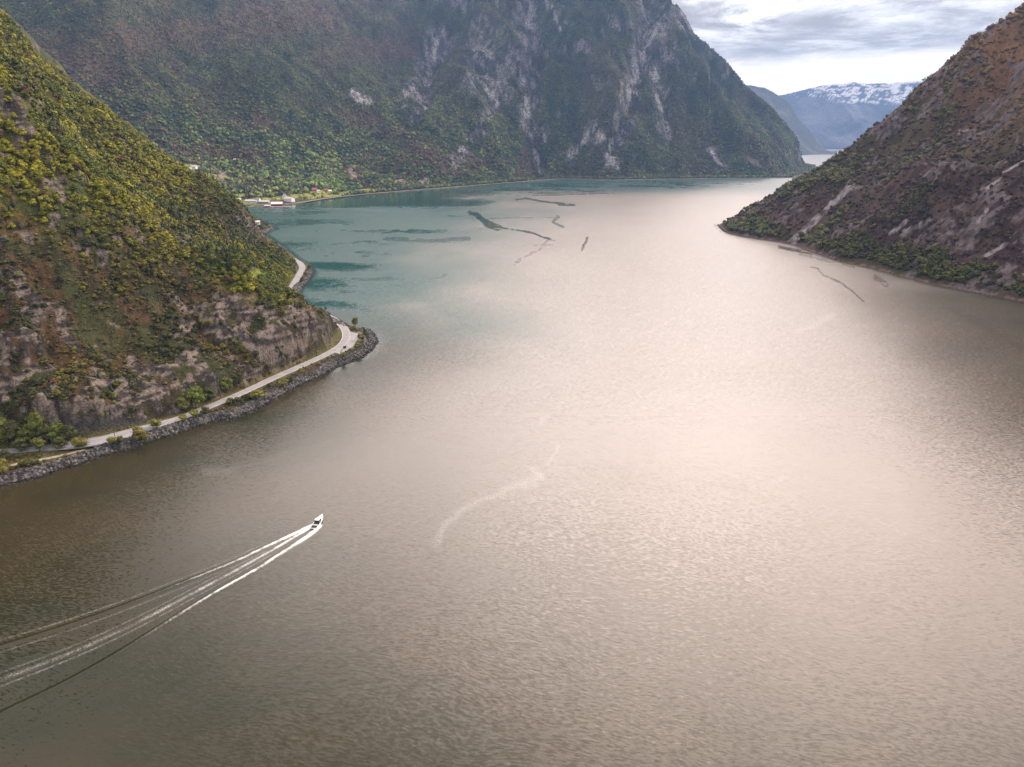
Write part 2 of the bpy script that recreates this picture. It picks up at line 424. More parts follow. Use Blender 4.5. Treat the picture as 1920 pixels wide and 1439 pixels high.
# ---- left hillside
def fields_left(X, Y, out, px, py):
    z, d, o, o2, dr = out
    n = fbm(X / 60, Y / 60, 3, 81); n2 = fbm(X / 9, Y / 9, 3, 82)
    # how wooded each part of the slope is
    green = sst(560, 380, py + .10 * px + 60 * n)                 # upper slope: birch wood
    green = np.maximum(green, pblob(px, py, 470, 510, 110, 55, 20))
    green = np.maximum(green, .6 * pblob(px, py, 60, 830, 90, 34, -10))
    rock = sst(.22, .32, o + .25 * n2 * .3) * (1 - .92 * green)
    rock = np.maximum(rock, .9 * sst(.3, .5, fbm(X / 16, Y / 30, 3, 84)) * (1 - green) * sst(600, 700, py + .15 * px))
    for b in ((30, 200, 75, 45, 40), (120, 355, 60, 22, 12), (40, 560, 85, 24, 35), (160, 660, 55, 30, 35), (270, 660, 45, 42, 50), (130, 610, 60, 20, 20), (600, 620, 50, 26, 30), (470, 575, 60, 18, 10)):
        rock = np.maximum(rock, pblob(px, py, *b, .6) * sst(-.25, .25, n2 + o))
    rock = rock * sst(8, 14, d)
    return green, rock, n, n2
def paint_left(X, Y, out, slope, px, py):
    z, d, o, o2, dr = out
    green, rock, n, n2 = fields_left(X, Y, out, px, py)
    n3 = fbm(X / 3.2, Y / 3.2, 3, 83)
    heath = lerp(c3(.020, .017, .009) * np.ones(X.shape + (3,)), c3(.064, .040, .019), sst(-.5, .6, n2 + .5 * n))
    grass = lerp(c3(.070, .080, .014) * np.ones(X.shape + (3,)), c3(.11, .085, .025), sst(-.3, .5, n2))
    col = lerp(heath, grass, green * .8)
    col = lerp(col, c3(.035, .045, .015) * np.ones(X.shape + (3,)), sst(-.2, .4, fbm(X / 18, Y / 18, 3, 85)) * .7)
    st = sst(-.5, .6, .7 * n3 + .9 * fbm(X / 7 + z / 4, z / 1.4, 3, 86))
    rc = lerp(c3(.030, .026, .024) * np.ones(X.shape + (3,)), c3(.145, .120, .105), st)
    steep = sst(1.5, 2.6, slope + .3 * n3)
    n6 = fbm(X / 6, Y / 7, 3, 87)
    rock = np.maximum(rock, .75 * sst(.12, .35, fbm(X / 19, Y / 15, 3, 88)) * (1 - green) * sst(10, 16, d))
    rk = sst(.30, .58, np.clip(rock + steep * .6 * sst(10, 20, d), 0, 1) * (.80 + .75 * n6))
    col = lerp(col, rc, rk)
    # dark rock of the cutting
    cut = pblob(px, py, 175, 812, 130, 27, -3, .25) * sst(.8, 1.6, dr) * sst(14, 17, d)
    col = lerp(col, c3(.035, .036, .040) * np.ones(X.shape + (3,)), cut)
    # bright meadow by the road, small fields
    col = lerp(col, c3(.15, .19, .025) * np.ones(X.shape + (3,)), np.maximum(pblob(px, py, 487, 516, 20, 12, 20), pblob(px, py, 505, 547, 12, 5)) * sst(-.6, 0, n2))
    # road verge, embankment and tidal stone
    verge = (1 - sst(1, 4, dr)) * sst(3, 6, d)
    col = lerp(col, c3(.10, .085, .03) * np.ones(X.shape + (3,)), verge * .8)
    emb = 1 - sst(5, 10, d + 2 * n2)
    col = lerp(col, lerp(c3(.028, .027, .028) * np.ones(X.shape + (3,)), c3(.11, .10, .095), sst(-.4, .6, n3)), emb)
    col = lerp(col, c3(.012, .013, .010) * np.ones(X.shape + (3,)), 1 - sst(.2, .9, z))
    return col
azL = steps((-100, -60, 40), (-60, -39, 40), (-39, -12.2, 460))
rL = np.concatenate([rstep(120, 280, .02)[:-1], rstep(282, 1350, .0012, .75), rstep(1356, 2100, .006)])
hill_left, TL = polar('near_hillside', left_h, azL, rL, M_NEAR, paint_left)
tag(hill_left, 'rocky green hillside dropping to the shore road', kind='structure')

# ---- right hillside
screes = [([(1594, 350), (1570, 375), (1545, 398), (1510, 432), (1482, 455)], 10), 
          ([(1752, 408), (1725, 422), (1692, 440)], 8), ([(1850, 395), (1832, 418)], 7), ([(1905, 440), (1880, 462), (1850, 478)], 6), ([(1925, 300), (1880, 325)], 4), ([(1875, 335), (1852, 352)], 4),
          ([(1835, 242), (1800, 246)], 5), ([(1700, 415), (1668, 440)], 6)]
def right_h(x, y):
    z, d = L_RIGHT(x, y)
    o = fbm(x / 45, y / 45, 4, 91, .55)
    z = z + sst(14, 50, d) * (6 * np.sqrt(np.clip(o - .12, 0, 1)) + .9 * fbm(x / 9, y / 9, 3, 93))
    return z, d, o
def fields_right(X, Y, out, px, py):
    z, d, o = out
    n2 = fbm(X / 14, Y / 14, 3, 92); sc_ = np.zeros(X.shape)
    wob = 4 * n2
    for P, w_ in screes: sc_ = np.maximum(sc_, pline(px + wob, py - wob, P, w_ * .62))
    sc_ = sst(.25, .6, sc_ * (.8 + .7 * fbm(X / 8, Y / 12, 3, 97)))
    band = (py - (430 + (px - 1500) * .27))                    # wooded belt above the shore
    belt = sst(-30, 10, band + 25 * n2) * (1 - sst(70, 95, band - .14 * (px - 1560))) * sst(1545, 1600, px)
    belt = np.maximum(belt, .8 * pline(px, py, [(1360, 428), (1420, 425), (1470, 440)], 12))
    belt = np.maximum(belt, .8 * pline(px, py, [(1580, 400), (1550, 430), (1520, 462)], 9))
    belt = np.maximum(belt, .7 * pline(px, py, [(1575, 290), (1530, 330), (1470, 362)], 14)) * (1 - sc_)
    return belt, sc_, n2
def paint_right(X, Y, out, slope, px, py):
    z, d, o = out; one = np.ones(X.shape + (3,))
    belt, sc_, n2 = fields_right(X, Y, out, px, py)
    n3 = fbm(X / 5, Y / 5, 3, 94); n = fbm(X / 110, Y / 110, 3, 95)
    col = lerp(c3(.030, .017, .013) * one, c3(.070, .045, .034), sst(-.5, .7, n2 + .4 * n3))
    col = lerp(col, c3(.055, .058, .018) * one, sst(-.1, .5, n) * .4 + .3 * belt)
    top_glow = sst(1620, 1890, px) * sst(320, 60, py); col = lerp(col, c3(.15, .080, .032) * one, .9 * top_glow)  # warm sun glow on the upper ridge painted into the ground colour
    rk = sst(.2, .36, o + .2 * n3) * .75
    rc = lerp(c3(.042, .034, .034) * one, c3(.120, .098, .10), sst(-.6, .6, n3))
    rk = sst(.3, .6, rk * (.8 + .7 * fbm(X / 7, Y / 10, 3, 98)))
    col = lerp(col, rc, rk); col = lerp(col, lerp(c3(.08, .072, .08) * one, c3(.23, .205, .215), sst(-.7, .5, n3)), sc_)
    col = lerp(col, c3(.19, .14, .12) * one, (1 - sst(1, 4, d + 2.5 * n3)) * .7)
    col = lerp(col, c3(.010, .010, .010) * one, 1 - sst(.15, .6, z))
    return col
azR = steps((14.2, 40, 440), (40, 60, 40), (60, 120, 40))
rR = np.concatenate([rstep(420, 690, .02)[:-1], rstep(690, 2600, .0016, 1.0), rstep(2620, 4200, .01)])
hill_right, TR = polar('right_hillside', right_h, azR, rR, M_NEAR, paint_right)
tag(hill_right, 'reddish brown hillside with pale scree chutes', kind='structure')

# ---- far mountain
cliffs = [([(815, 80), (800, 130), (795, 190), (780, 215)], 16), ([(840, 70), (830, 110)], 12), ([(985, 20), (990, 80), (995, 130), (990, 150)], 17), ([(1000, 185), (985, 225)], 12), ([(945, 180), (925, 205), (900, 245), (885, 255)], 8),
          ([(655, 172), (690, 192)], 9), ([(1025, 0), (1045, 55)], 4), ([(1210, 0), (1222, 60), (1205, 120), (1180, 190)], 13), ([(1222, 125), (1240, 190), (1248, 260)], 9), ([(1245, 30), (1225, 90)], 12),
          ([(1110, 245), (1070, 298)], 6), ([(1125, 250), (1150, 305)], 11), ([(1182, 235), (1160, 275)], 8), ([(900, 100), (930, 170)], 24), ([(880, 145), (920, 165)], 15), ([(1030, 235), (1020, 265)], 6), ([(870, 285), (860, 295)], 12), ([(770, 160), (760, 200)], 12), ([(960, 90), (975, 140)], 13), ([(1340, 290), (1350, 310)], 10), ([(1275, 20), (1290, 45)], 12), ([(1000, 230), (1010, 330)], 7)]
pale = [([(1110, 245), (1070, 298)], 4), ([(1128, 255), (1148, 300)], 7), ([(1150, 300), (1158, 315)], 5), ([(945, 180), (925, 205)], 3), ([(820, 75), (815, 110)], 5), ([(1215, 125), (1232, 150)], 6), ([(1180, 190), (1192, 150)], 4), ([(985, 190), (990, 215)], 7), ([(655, 172), (690, 192)], 5), ([(1030, 5), (1050, 60)], 2.5), ([(1205, 110), (1225, 60)], 5), ([(1335, 290), (1350, 312)], 5)]
browns = [(390, 285, 60, 16, 0), (460, 290, 40, 12, 10), (690, 230, 90, 18, 20), (800, 290, 60, 16, 30), (500, 40, 200, 40, -10), (350, 60, 160, 30, -10), (150, 120, 120, 40, 20), (870, 310, 50, 20, 0), (660, 325, 14, 12, 40), (985, 305, 14, 30, 0), (720, 95, 100, 20, 0), (480, 228, 40, 14, 0)]
fields_far_px = [(500, 374, 46, 3.5, -3), (600, 368, 34, 3.5, -8), (450, 366, 18, 2.5, 0), (520, 352, 16, 2.5, -10), (470, 350, 14, 2, 10), (555, 368, 40, 4, -5), (600, 362, 22, 5, -5), (640, 364, 40, 3.5, -8), (440, 379, 45, 4, 3), (405, 330, 30, 3, 10), (380, 347, 35, 3, 0), (680, 358, 30, 3, -3), (355, 312, 22, 4, 0)]
def far_hh(x, y):
    z, d = far_h(x, y)
    e = sst(-900, 200, x); j = sst(40, 120, d)
    z = z + j * (6 * fbm(x / 40, y / 40, 3, 101) + 2.5 * fbm(x / 13, y / 13, 2, 102))
    qx, qy = pix(x, y, z); m_ = (qx > 700) & (qx < 1330) & (qy > -60) & (d > 30)
    if m_.any():
        ax, ay = qx[m_] + 6 * fbm(x[m_] / 90, z[m_] / 90, 3, 110), qy[m_]; dz_ = np.zeros(ax.shape)
        for P, w_, a_ in RELIEF: dz_ += a_ * np.exp(-(dseg(ax, ay, P)[0] / w_) ** 2)
        z = z.copy(); z[m_] += dz_ * sst(30, 160, d[m_]) * sst(-60, 0, ay)
    return z, d
RELIEF = [([(985, -20), (1000, 60), (1003, 150), (1000, 230), (1008, 330)], 16, -62), ([(1222, 0), (1205, 110), (1180, 200), (1150, 270)], 15, -55), ([(1112, 240), (1070, 300)], 9, -22), ([(822, 70), (795, 190), (770, 230)], 15, -45), ([(945, 180), (890, 250)], 10, -30),
          ([(1222, 120), (1250, 200), (1262, 270)], 10, -32), ([(830, -10), (900, 30), (950, 70), (975, 105)], 15, 48), ([(1045, -10), (1085, 70), (1140, 160), (1190, 260), (1225, 325)], 20, 52), ([(860, 120), (905, 210), (950, 320)], 20, 36), ([(1100, -10), (1150, 90), (1175, 150)], 16, 30), ([(1240, 60), (1330, 180), (1400, 300)], 24, 34), ([(720, 60), (760, 150), (840, 300)], 22, 26)]
def fields_far(X, Y, out, px, py, slope):
    n2 = fbm(X / 45, Y / 45, 4, 103); n1_ = fbm(X / 190, Y / 190, 3, 104)
    wx, wy = px + 7 * n2, py + 9 * fbm(X / 60, Y / 60, 3, 105)
    rk = .8 * sst(1.9, 3.0, slope + .35 * n2) * sst(650, 900, px)
    for P, w_ in cliffs: rk = np.maximum(rk, pline(wx, wy, P, w_ * 1.25, .7) * sst(-.4, .2, n2 + .35))
    br = np.zeros(X.shape)
    for b in browns: br = np.maximum(br, pblob(wx, wy, *b, .8))
    fl = np.zeros(X.shape)
    for b in fields_far_px: fl = np.maximum(fl, pblob(px + 3 * n2, py, *b, .3))
    sc_ = np.zeros(X.shape)
    for b in ((752, 341, 14, 5, 0), (794, 340, 12, 6, 0), (545, 370, 3, 3, 0), (418, 330, 7, 12, 30), (660, 325, 12, 7, 40), (1415, 305, 16, 5, 35)): sc_ = np.maximum(sc_, pblob(px + 3 * n2, py + 2 * n2, *b, .5))
    return rk, br, fl, sc_, n1_, n2
def paint_far(X, Y, out, slope, px, py):
    z, d = out[:2]; one = np.ones(X.shape + (3,))
    rk, br, fl, sc_, n1_, n2 = fields_far(X, Y, out, px, py, slope)
    n3 = fbm(X / 12, Y / 20, 3, 106)
    col = lerp(c3(.020, .032, .014) * one, c3(.045, .055, .020), sst(-.5, .6, n2))
    col = lerp(col, c3(.085, .052, .034) * one, np.clip(br * .6 + .25 * sst(0, .6, n1_), 0, 1))
    vs = fbm(X / 24 + Y / 60, z / 42 + X / 90, 4, 107)
    rc = lerp(c3(.050, .048, .054) * one, c3(.185, .175, .18), sst(-.6, .6, vs + .5 * n3))
    col = lerp(col, rc, rk)
    pl_ = np.zeros(X.shape)
    for P, w_ in pale: pl_ = np.maximum(pl_, pline(px + 4 * n2, py + 5 * n3, P, w_, .6))
    col = lerp(col, c3(.29, .28, .275) * one, .8 * pl_ * sst(-.3, .4, n3 + .7 * n2 + .2))
    col = lerp(col, c3(.20, .21, .045) * one, fl); col = lerp(col, c3(.20, .165, .15) * one, sc_ * .8)
    sh = (1 - sst(9, 26, d)) * (z > -1)
    col = lerp(col, c3(.17, .155, .13) * one, sh * .6)
    col = lerp(col, c3(.02, .02, .02) * one, 1 - sst(.1, .6, z))
    return col
azF = steps((-75, -38, 60), (-38, 24.5, 1080), (24.5, 40, 30))
rF = np.concatenate([rstep(1500, 1700, .01)[:-1], rstep(1700, 5200, .0021, 2), rstep(5220, 8200, .012)])
mount_far, TF = polar('far_mountain', far_hh, azF, rF, M_FAR, paint_far, -6)
tag(mount_far, 'huge forested mountain wall with bare cliffs across the fjord', kind='structure')

# ---- distant ridges
def ridge(name, label, sil, y_of, depth, base_y, colf, seed, rough=.03, back=1500, azs=.1, az_pad=(8, 8)):
    T = np.array([azel(*p) for p in sil]); az = np.arange(T[0, 0] - R(az_pad[0]), T[-1, 0] + R(az_pad[1]), R(azs))
    te = np.interp(az, T[:, 0], T[:, 1]); v = np.linspace(0, 1.6, 90)
    A, V_ = np.meshgrid(az, v, indexing='ij')
    yb, yt = y_of(A)
    ztop = te[:, None] * yt + H
    ztop = np.maximum(ztop, 20)
    Rr = yb + (yt - yb) * np.minimum(V_, 1) + np.maximum(V_ - 1, 0) * back
    X = Rr * np.sin(A); Y = Rr * np.cos(A)
    t = np.minimum(V_, 1); prof = t * (1.0 - .12 * np.sin(np.pi * t))
    Z = ztop * prof + np.sin(np.pi * t) * ztop * .16 * (ridged(X / 700, Y / 1800, 4, seed) - .2) - np.maximum(V_ - 1, 0) * 400
    Z = np.where(V_ <= 0, -20, Z)
    Z = Z + sst(.0, .2, t) * 7 * fbm(X / 110, Y / 110, 3, seed + 9)
    px, py = pix(X, Y, Z)
    col = colf(X, Y, Z, px, py)
    nA, nR = Z.shape; idx = np.arange(nA * nR).reshape(nA, nR)
    f = np.stack([idx[:-1, :-1], idx[:-1, 1:], idx[1:, 1:], idx[1:, :-1]], -1).reshape(-1, 4)
    o = mesh_np(name, np.stack([X, Y, Z], -1).reshape(-1, 3), f, M_FAR, col.reshape(-1, 3), smooth=True)
    return tag(o, label, kind='structure')
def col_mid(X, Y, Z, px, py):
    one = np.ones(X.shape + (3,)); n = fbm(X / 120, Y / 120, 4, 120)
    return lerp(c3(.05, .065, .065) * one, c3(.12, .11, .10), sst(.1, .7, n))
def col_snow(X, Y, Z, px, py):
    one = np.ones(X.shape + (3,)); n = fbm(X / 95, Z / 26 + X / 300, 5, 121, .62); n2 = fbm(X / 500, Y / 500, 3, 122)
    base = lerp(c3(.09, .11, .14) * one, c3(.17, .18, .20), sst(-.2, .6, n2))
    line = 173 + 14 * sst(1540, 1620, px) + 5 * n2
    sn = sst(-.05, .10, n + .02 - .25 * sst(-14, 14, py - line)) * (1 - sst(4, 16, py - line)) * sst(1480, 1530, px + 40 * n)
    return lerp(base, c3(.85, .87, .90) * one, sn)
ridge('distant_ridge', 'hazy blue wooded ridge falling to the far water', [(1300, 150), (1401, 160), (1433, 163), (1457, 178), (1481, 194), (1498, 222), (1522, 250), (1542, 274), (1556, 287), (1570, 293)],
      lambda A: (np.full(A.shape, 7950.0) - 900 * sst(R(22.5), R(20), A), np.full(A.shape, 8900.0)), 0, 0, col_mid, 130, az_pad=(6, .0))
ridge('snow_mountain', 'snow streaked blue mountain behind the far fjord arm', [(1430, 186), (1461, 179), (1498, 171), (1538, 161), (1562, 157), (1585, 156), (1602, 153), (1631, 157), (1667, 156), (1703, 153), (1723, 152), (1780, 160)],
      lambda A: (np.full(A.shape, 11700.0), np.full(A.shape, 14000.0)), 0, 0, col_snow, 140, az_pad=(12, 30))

# ------------------------------------------------------------------ water
def water_mat():
    m, gg, b = new_mat('fjord_water')
    A = gg.n('ShaderNodeAttribute', attribute_name='wmask'); glare_tint = A.outputs['Alpha']  # alpha: sky glare painted into the water colour
    calm, teal, foam = gg.sep(A.outputs['Color'])
    P = gg.n('ShaderNodeNewGeometry').outputs['Position']; x, y, z = gg.sep(P)
    warp = gg.noise(P, .012, 2, .5, color=True); wv = gg.v('SCALE', gg.v('SUBTRACT', warp, (.5, .5, .5)), 26.0)
    P2 = gg.v('ADD', P, wv); x2, y2, _ = gg.sep(P2)
    u = gg.m('SUBTRACT', gg.m('MULTIPLY', x2, .97), gg.m('MULTIPLY', y2, .24)); v = gg.m('ADD', gg.m('MULTIPLY', y2, .97), gg.m('MULTIPLY', x2, .24))
    a1 = gg.noise(gg.comb(gg.m('MULTIPLY', u, .30), v, 0.0), 1.75, 2, .5, color=True)
    a2 = gg.noise(gg.comb(gg.m('MULTIPLY', u, .55), v, 4.0), 4.4, 2, .6, color=True)
    s1 = gg.v('MULTIPLY', gg.v('SUBTRACT', a1, (.5, .5, .5)), (.45, 1.0, 0))
    s2 = gg.v('MULTIPLY', gg.v('SUBTRACT', a2, (.5, .5, .5)), (.6, .8, 0))
    gust = gg.noise(gg.v('MULTIPLY', P, (.6, 1, 1)), .009, 4, .6)
    amp = gg.m('MULTIPLY', gg.ramp(gust, .3, .72, .65, 1.25), gg.m('SUBTRACT', 1.0, gg.m('MULTIPLY', calm, .88)))
    sl_ = gg.v('ADD', gg.v('SCALE', s1, gg.m('MULTIPLY', amp, gg.ramp(y, 200.0, 600.0, .74, .50))), gg.v('SCALE', s2, gg.m('MULTIPLY', amp, .34)))
    N = gg.n('ShaderNodeNewGeometry').outputs['Normal']
    nn = gg.v('NORMALIZE', gg.v('ADD', N, sl_))
    gg.put(b.inputs['Normal'], nn)
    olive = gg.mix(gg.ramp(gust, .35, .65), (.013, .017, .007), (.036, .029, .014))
    olive = gg.mix(glare_tint, olive, (.214, .200, .185)); body = gg.mix(teal, olive, (.003, .050, .045))  # pale body colour stands in for glare on the surface
    fn = gg.noise(P, 1.6, 5, .7)
    fo = gg.m('MULTIPLY', foam, gg.ramp(gg.m('ADD', fn, gg.m('MULTIPLY', foam, .35)), .45, .75), clamp=True)
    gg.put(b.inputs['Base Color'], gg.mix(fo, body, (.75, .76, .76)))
    gg.put(b.inputs['Roughness'], gg.m('ADD', gg.m('MULTIPLY', gg.ramp(y, 180.0, 520.0, .13, .33), gg.ramp(calm, 0.0, 1.0, 1.0, .3)), gg.m('MULTIPLY', fo, .5), clamp=True))
    b.inputs['IOR'].default_value = 1.333
    return m
M_WATER = water_mat()
slicks = [([(878, 399), (892, 402), (905, 412), (925, 422), (940, 428)], 3.0, 1), ([(935, 427), (975, 433), (1000, 438), (1022, 447), (1038, 451)], 1.3, .9), ([(895, 404), (915, 424), (935, 430)], 3.2, 1), ([(1020, 446), (1040, 450)], 1.6, .8),
          ([(968, 375), (985, 372), (1015, 378), (1075, 384)], 1.3, .9), ([(1000, 367), (1060, 366), (1150, 362)], 1.0, .6), ([(1045, 384), (1080, 386)], 1.2, .9), ([(1048, 406), (1040, 418), (1058, 427)], 2.0, .6), ([(1103, 445), (1098, 458), (1092, 470)], 1.7, .8), ([(1028, 452), (1010, 468), (980, 485), (965, 497)], 2.2, .45),
          ([(1500, 478), (1540, 486), (1560, 492), (1600, 500)], 2.6, .4), ([(1520, 500), (1535, 505), (1542, 515), (1575, 530), (1600, 548), (1622, 568)], 1.5, .6), ([(1460, 463), (1520, 476)], 2.5, .8), ([(1640, 520), (1660, 532)], 5, .5), ([(1780, 580), (1830, 605), (1920, 660)], 5, .22),
          ([(720, 448), (800, 452), (880, 448)], 4, .5), ([(840, 516), (800, 528)], 2.5, .4)]
calmz = [(560, 405, 330, 20, -4, .7), (560, 388, 260, 16, -6, .9), (900, 358, 330, 10, -2, .9), (1200, 346, 260, 6, 0, .8), (600, 470, 130, 12, 6, .8), (640, 500, 80, 10, 0, .8), (610, 535, 60, 14, 8, .85), (600, 565, 70, 11, 10, .85), (680, 460, 120, 5, 0, .6), (720, 430, 150, 5, 0, .6), (640, 612, 50, 8, 8, .7), (1050, 470, 70, 8, 0, .35), (960, 408, 110, 5, 0, .35), (700, 520, 60, 5, 0, .5),
         (60, 930, 240, 22, -17, .8), (900, 395, 160, 3, 0, .5)]
ruffl = [(700, 400, 140, 8, -3), (830, 380, 120, 4, -2), (760, 415, 110, 5, 0), (660, 445, 60, 4, 0), (700, 490, 70, 6, 0), (680, 515, 60, 6, 0), (1000, 400, 120, 6, 0)]
foamy = [([(820, 1020), (835, 985), (870, 955), (930, 930), (985, 908), (1015, 895), (1000, 880)], 8, .20), ([(1028, 870), (1048, 838)], 5, .16), ([(1500, 625), (1520, 612), (1540, 600), (1565, 592)], 6, .24), ([(1270, 760), (1285, 730), (1300, 705)], 6, .10), ([(385, 887), (430, 882)], 7, .12),
         ([(395, 884), (480, 865), (560, 845), (620, 830)], 3, .05), ([(470, 387), (540, 388), (620, 391), (720, 396)], 1.0, .14), ([(1000, 800), (1060, 750), (1080, 735)], 4, .12), ([(1500, 782), (1560, 755)], 4, .1)]
def wmask(X, Y):
    Z = np.zeros(X.shape); px, py = pix(X, Y, Z); front = Y > 60
    n = fbm(X / 90, Y / 90, 4, 150); nb = fbm(X / 160, Y / 260, 4, 151, .6); nf = fbm(X / 14, Y / 22, 3, 152)
    wx = px + 5 * n + 2 * nf; sy = np.clip((py - 330) / 200, .12, 1.6); wy = py + (5 * n + 2.5 * nf) * sy
    calm = np.zeros(X.shape)
    for a, b, rx, ry, an, k in calmz: calm = np.maximum(calm, k * pblob(px + 40 * nb, py + 14 * nb * sy, a, b, rx, ry, an, .95))
    for a, b, rx, ry, an in ruffl: calm = calm * (1 - .85 * pblob(px + 40 * nb, py + 10 * nb * sy, a, b, rx, ry, an, .7))
    ns = fbm(X / 150 + .3 * nf, Y / 85, 5, 153, .6)
    calm = np.clip(calm * (.68 + .3 * nf + 1.15 * ns), 0, 1)
    calm = np.maximum(calm, .92 * sst(392, 384, wy) * sst(1010, 800, px + 60 * nb))
    for P, w_, k in slicks: calm = np.maximum(calm, k * pline(px + 3 * n + 2 * nf, py + (2 * n + 2.5 * nf) * sy, P, w_ * 1.2, .9) * sst(-1.1, -.1, nf + .25))
    calm = np.maximum(calm, .25 * sst(.1, .6, nb) * sst(900, 600, px))
    d1, _ = profile_left(X, Y); calm = np.maximum(calm, .75 * (1 - sst(0, 14, -d1)) * (d1 < 1))
    d2 = dseg(X, Y, shore_right)[0]; calm = np.maximum(calm, .5 * (1 - sst(0, 22, d2)))
    teal = sst(1180, 760, px + 110 * nb + .35 * (py - 350)) * sst(700, 560, py + 60 * n)
    teal = np.maximum(teal, sst(372, 352, py) * .9) * sst(1750, 1350, px)
    foam = np.zeros(X.shape)
    for P, w_, k in foamy: foam = np.maximum(foam, k * pline(px + 4 * nf, py + 4 * nf * sy, P, w_, .8))
    f = front.astype(float)
    glare_tint = pblob(px + 60 * n, py + 40 * n, 1280, 740, 960, 510, 22, .9) * (1 - .9 * pblob(px + 50 * n, py + 20 * n, 1960, 700, 300, 150, 22, .7))  # painted glare, held back where the hills would mirror dark
    glare_tint = np.maximum(glare_tint, .95 * pblob(px + 50 * n, py + 14 * n, 1350, 460, 430, 170, 0, .75))
    glare_tint = glare_tint * (1 - .7 * pblob(px + 50 * n, py + 20 * n, 1960, 640, 300, 120, 22, .7)) * sst(5, 120, -d1) * f * (1 - .6 * sst(.2, .95, calm))
    return np.stack([calm * f, teal * f, foam * f, glare_tint], -1)
azW = steps((-180, -60, 40), (-60, -38, 30), (-38, 38, 640), (38, 60, 30), (60, 180, 40))
rW = np.concatenate([[0.5, 20, 50, 90], rstep(120, 6500, .0042, .3), rstep(6600, 60000, .08)])
def water():
    A, Rr = np.meshgrid(np.radians(azW), rW, indexing='ij'); X = Rr * np.sin(A); Y = Rr * np.cos(A)
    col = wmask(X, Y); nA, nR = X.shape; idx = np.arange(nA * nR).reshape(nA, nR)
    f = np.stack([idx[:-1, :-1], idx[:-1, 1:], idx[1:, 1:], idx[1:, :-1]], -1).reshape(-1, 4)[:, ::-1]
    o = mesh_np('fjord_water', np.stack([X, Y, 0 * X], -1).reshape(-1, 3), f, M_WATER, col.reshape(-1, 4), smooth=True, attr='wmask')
    me = o.data
    if me.polygons[5000].normal.z < 0: me.flip_normals()
    tag(o, 'wide rippled fjord water', kind='structure')
water()

# ------------------------------------------------------------------ tree templates (numpy)
def ico(sub=0):
    t = (1 + 5 ** .5) / 2
    v = [(-1, t, 0), (1, t, 0), (-1, -t, 0), (1, -t, 0), (0, -1, t), (0, 1, t), (0, -1, -t), (0, 1, -t), (t, 0, -1), (t, 0, 1), (-t, 0, -1), (-t, 0, 1)]
    v = [np.array(p) / math.sqrt(1 + t * t) for p in v]
    f = [(0, 11, 5), (0, 5, 1), (0, 1, 7), (0, 7, 10), (0, 10, 11), (1, 5, 9), (5, 11, 4), (11, 10, 2), (10, 7, 6), (7, 1, 8), (3, 9, 4), (3, 4, 2), (3, 2, 6), (3, 6, 8), (3, 8, 9), (4, 9, 5), (2, 4, 11), (6, 2, 10), (8, 6, 7), (9, 8, 1)]
    for _ in range(sub):
        mem = {}; nf = []
        def mid(a, b):
            k = (min(a, b), max(a, b))
            if k not in mem: p = v[a] + v[b]; v.append(p / np.linalg.norm(p)); mem[k] = len(v) - 1
            return mem[k]
        for a, b, c in f:
            x, y, z = mid(a, b), mid(b, c), mid(c, a); nf += [(a, x, z), (b, y, x), (c, z, y), (x, y, z)]
        f = nf
    return np.array(v), np.array(f)
I0, I1 = ico(0), ico(1)
def cat(parts):
    V = []; Fs = []; K = []; b = 0
    for v, f, k in parts: V.append(v); Fs.append(f + b); K.append(k if isinstance(k, np.ndarray) else np.full(len(v), k)); b += len(v)
    return np.concatenate(V), np.concatenate(Fs), np.concatenate(K)
def broadleaf(rng, blobs, leaves, ic=I0, hh=1.0, wide=.42, lsz=.075, szr=(.16, .25)):
    """unit-height crown; K = shade value of each vertex"""
    parts = []
    for i in range(blobs):
        a = rng.uniform(0, 6.28); t = rng.uniform(0, 1); rr = wide * (1 - .55 * t) * rng.uniform(.2, .75) if blobs > 1 else 0
        c = np.array([rr * math.cos(a), rr * math.sin(a), (.30 + .48 * t) if blobs > 1 else .5])
        sz = rng.uniform(*szr) if blobs > 1 else wide
        v = ic[0] * (1 + rng.uniform(-.28, .28, (len(ic[0]), 1))) * np.array([1, 1, .9 if blobs > 1 else 1.15]) * sz + c
        parts.append((v, ic[1], rng.uniform(.75, 1.2)))
    if leaves:
        n = leaves; ct = rng.integers(0, max(1, blobs), n)
        ce = np.array([p[0].mean(0) for p in parts])[ct]; dd = rng.normal(size=(n, 3)); dd /= np.linalg.norm(dd, axis=1)[:, None]
        p = ce + dd * rng.uniform(szr[0], szr[1] * 1.2, (n, 1)); p[:, 2] = np.maximum(p[:, 2], .08)
        a = rng.normal(size=(n, 3)); a /= np.linalg.norm(a, axis=1)[:, None]; b = np.cross(a, rng.normal(size=(n, 3))); b /= np.linalg.norm(b, axis=1)[:, None]
        s = rng.uniform(.6, 1.3, (n, 1)) * lsz
        v = np.stack([p - a * s, p + a * s * .6 + b * s, p + a * s * .6 - b * s], 1).reshape(-1, 3)
        parts.append((v, np.arange(3 * n).reshape(-1, 3), np.repeat(rng.uniform(.7, 1.45, n), 3)))
    return cat(parts)
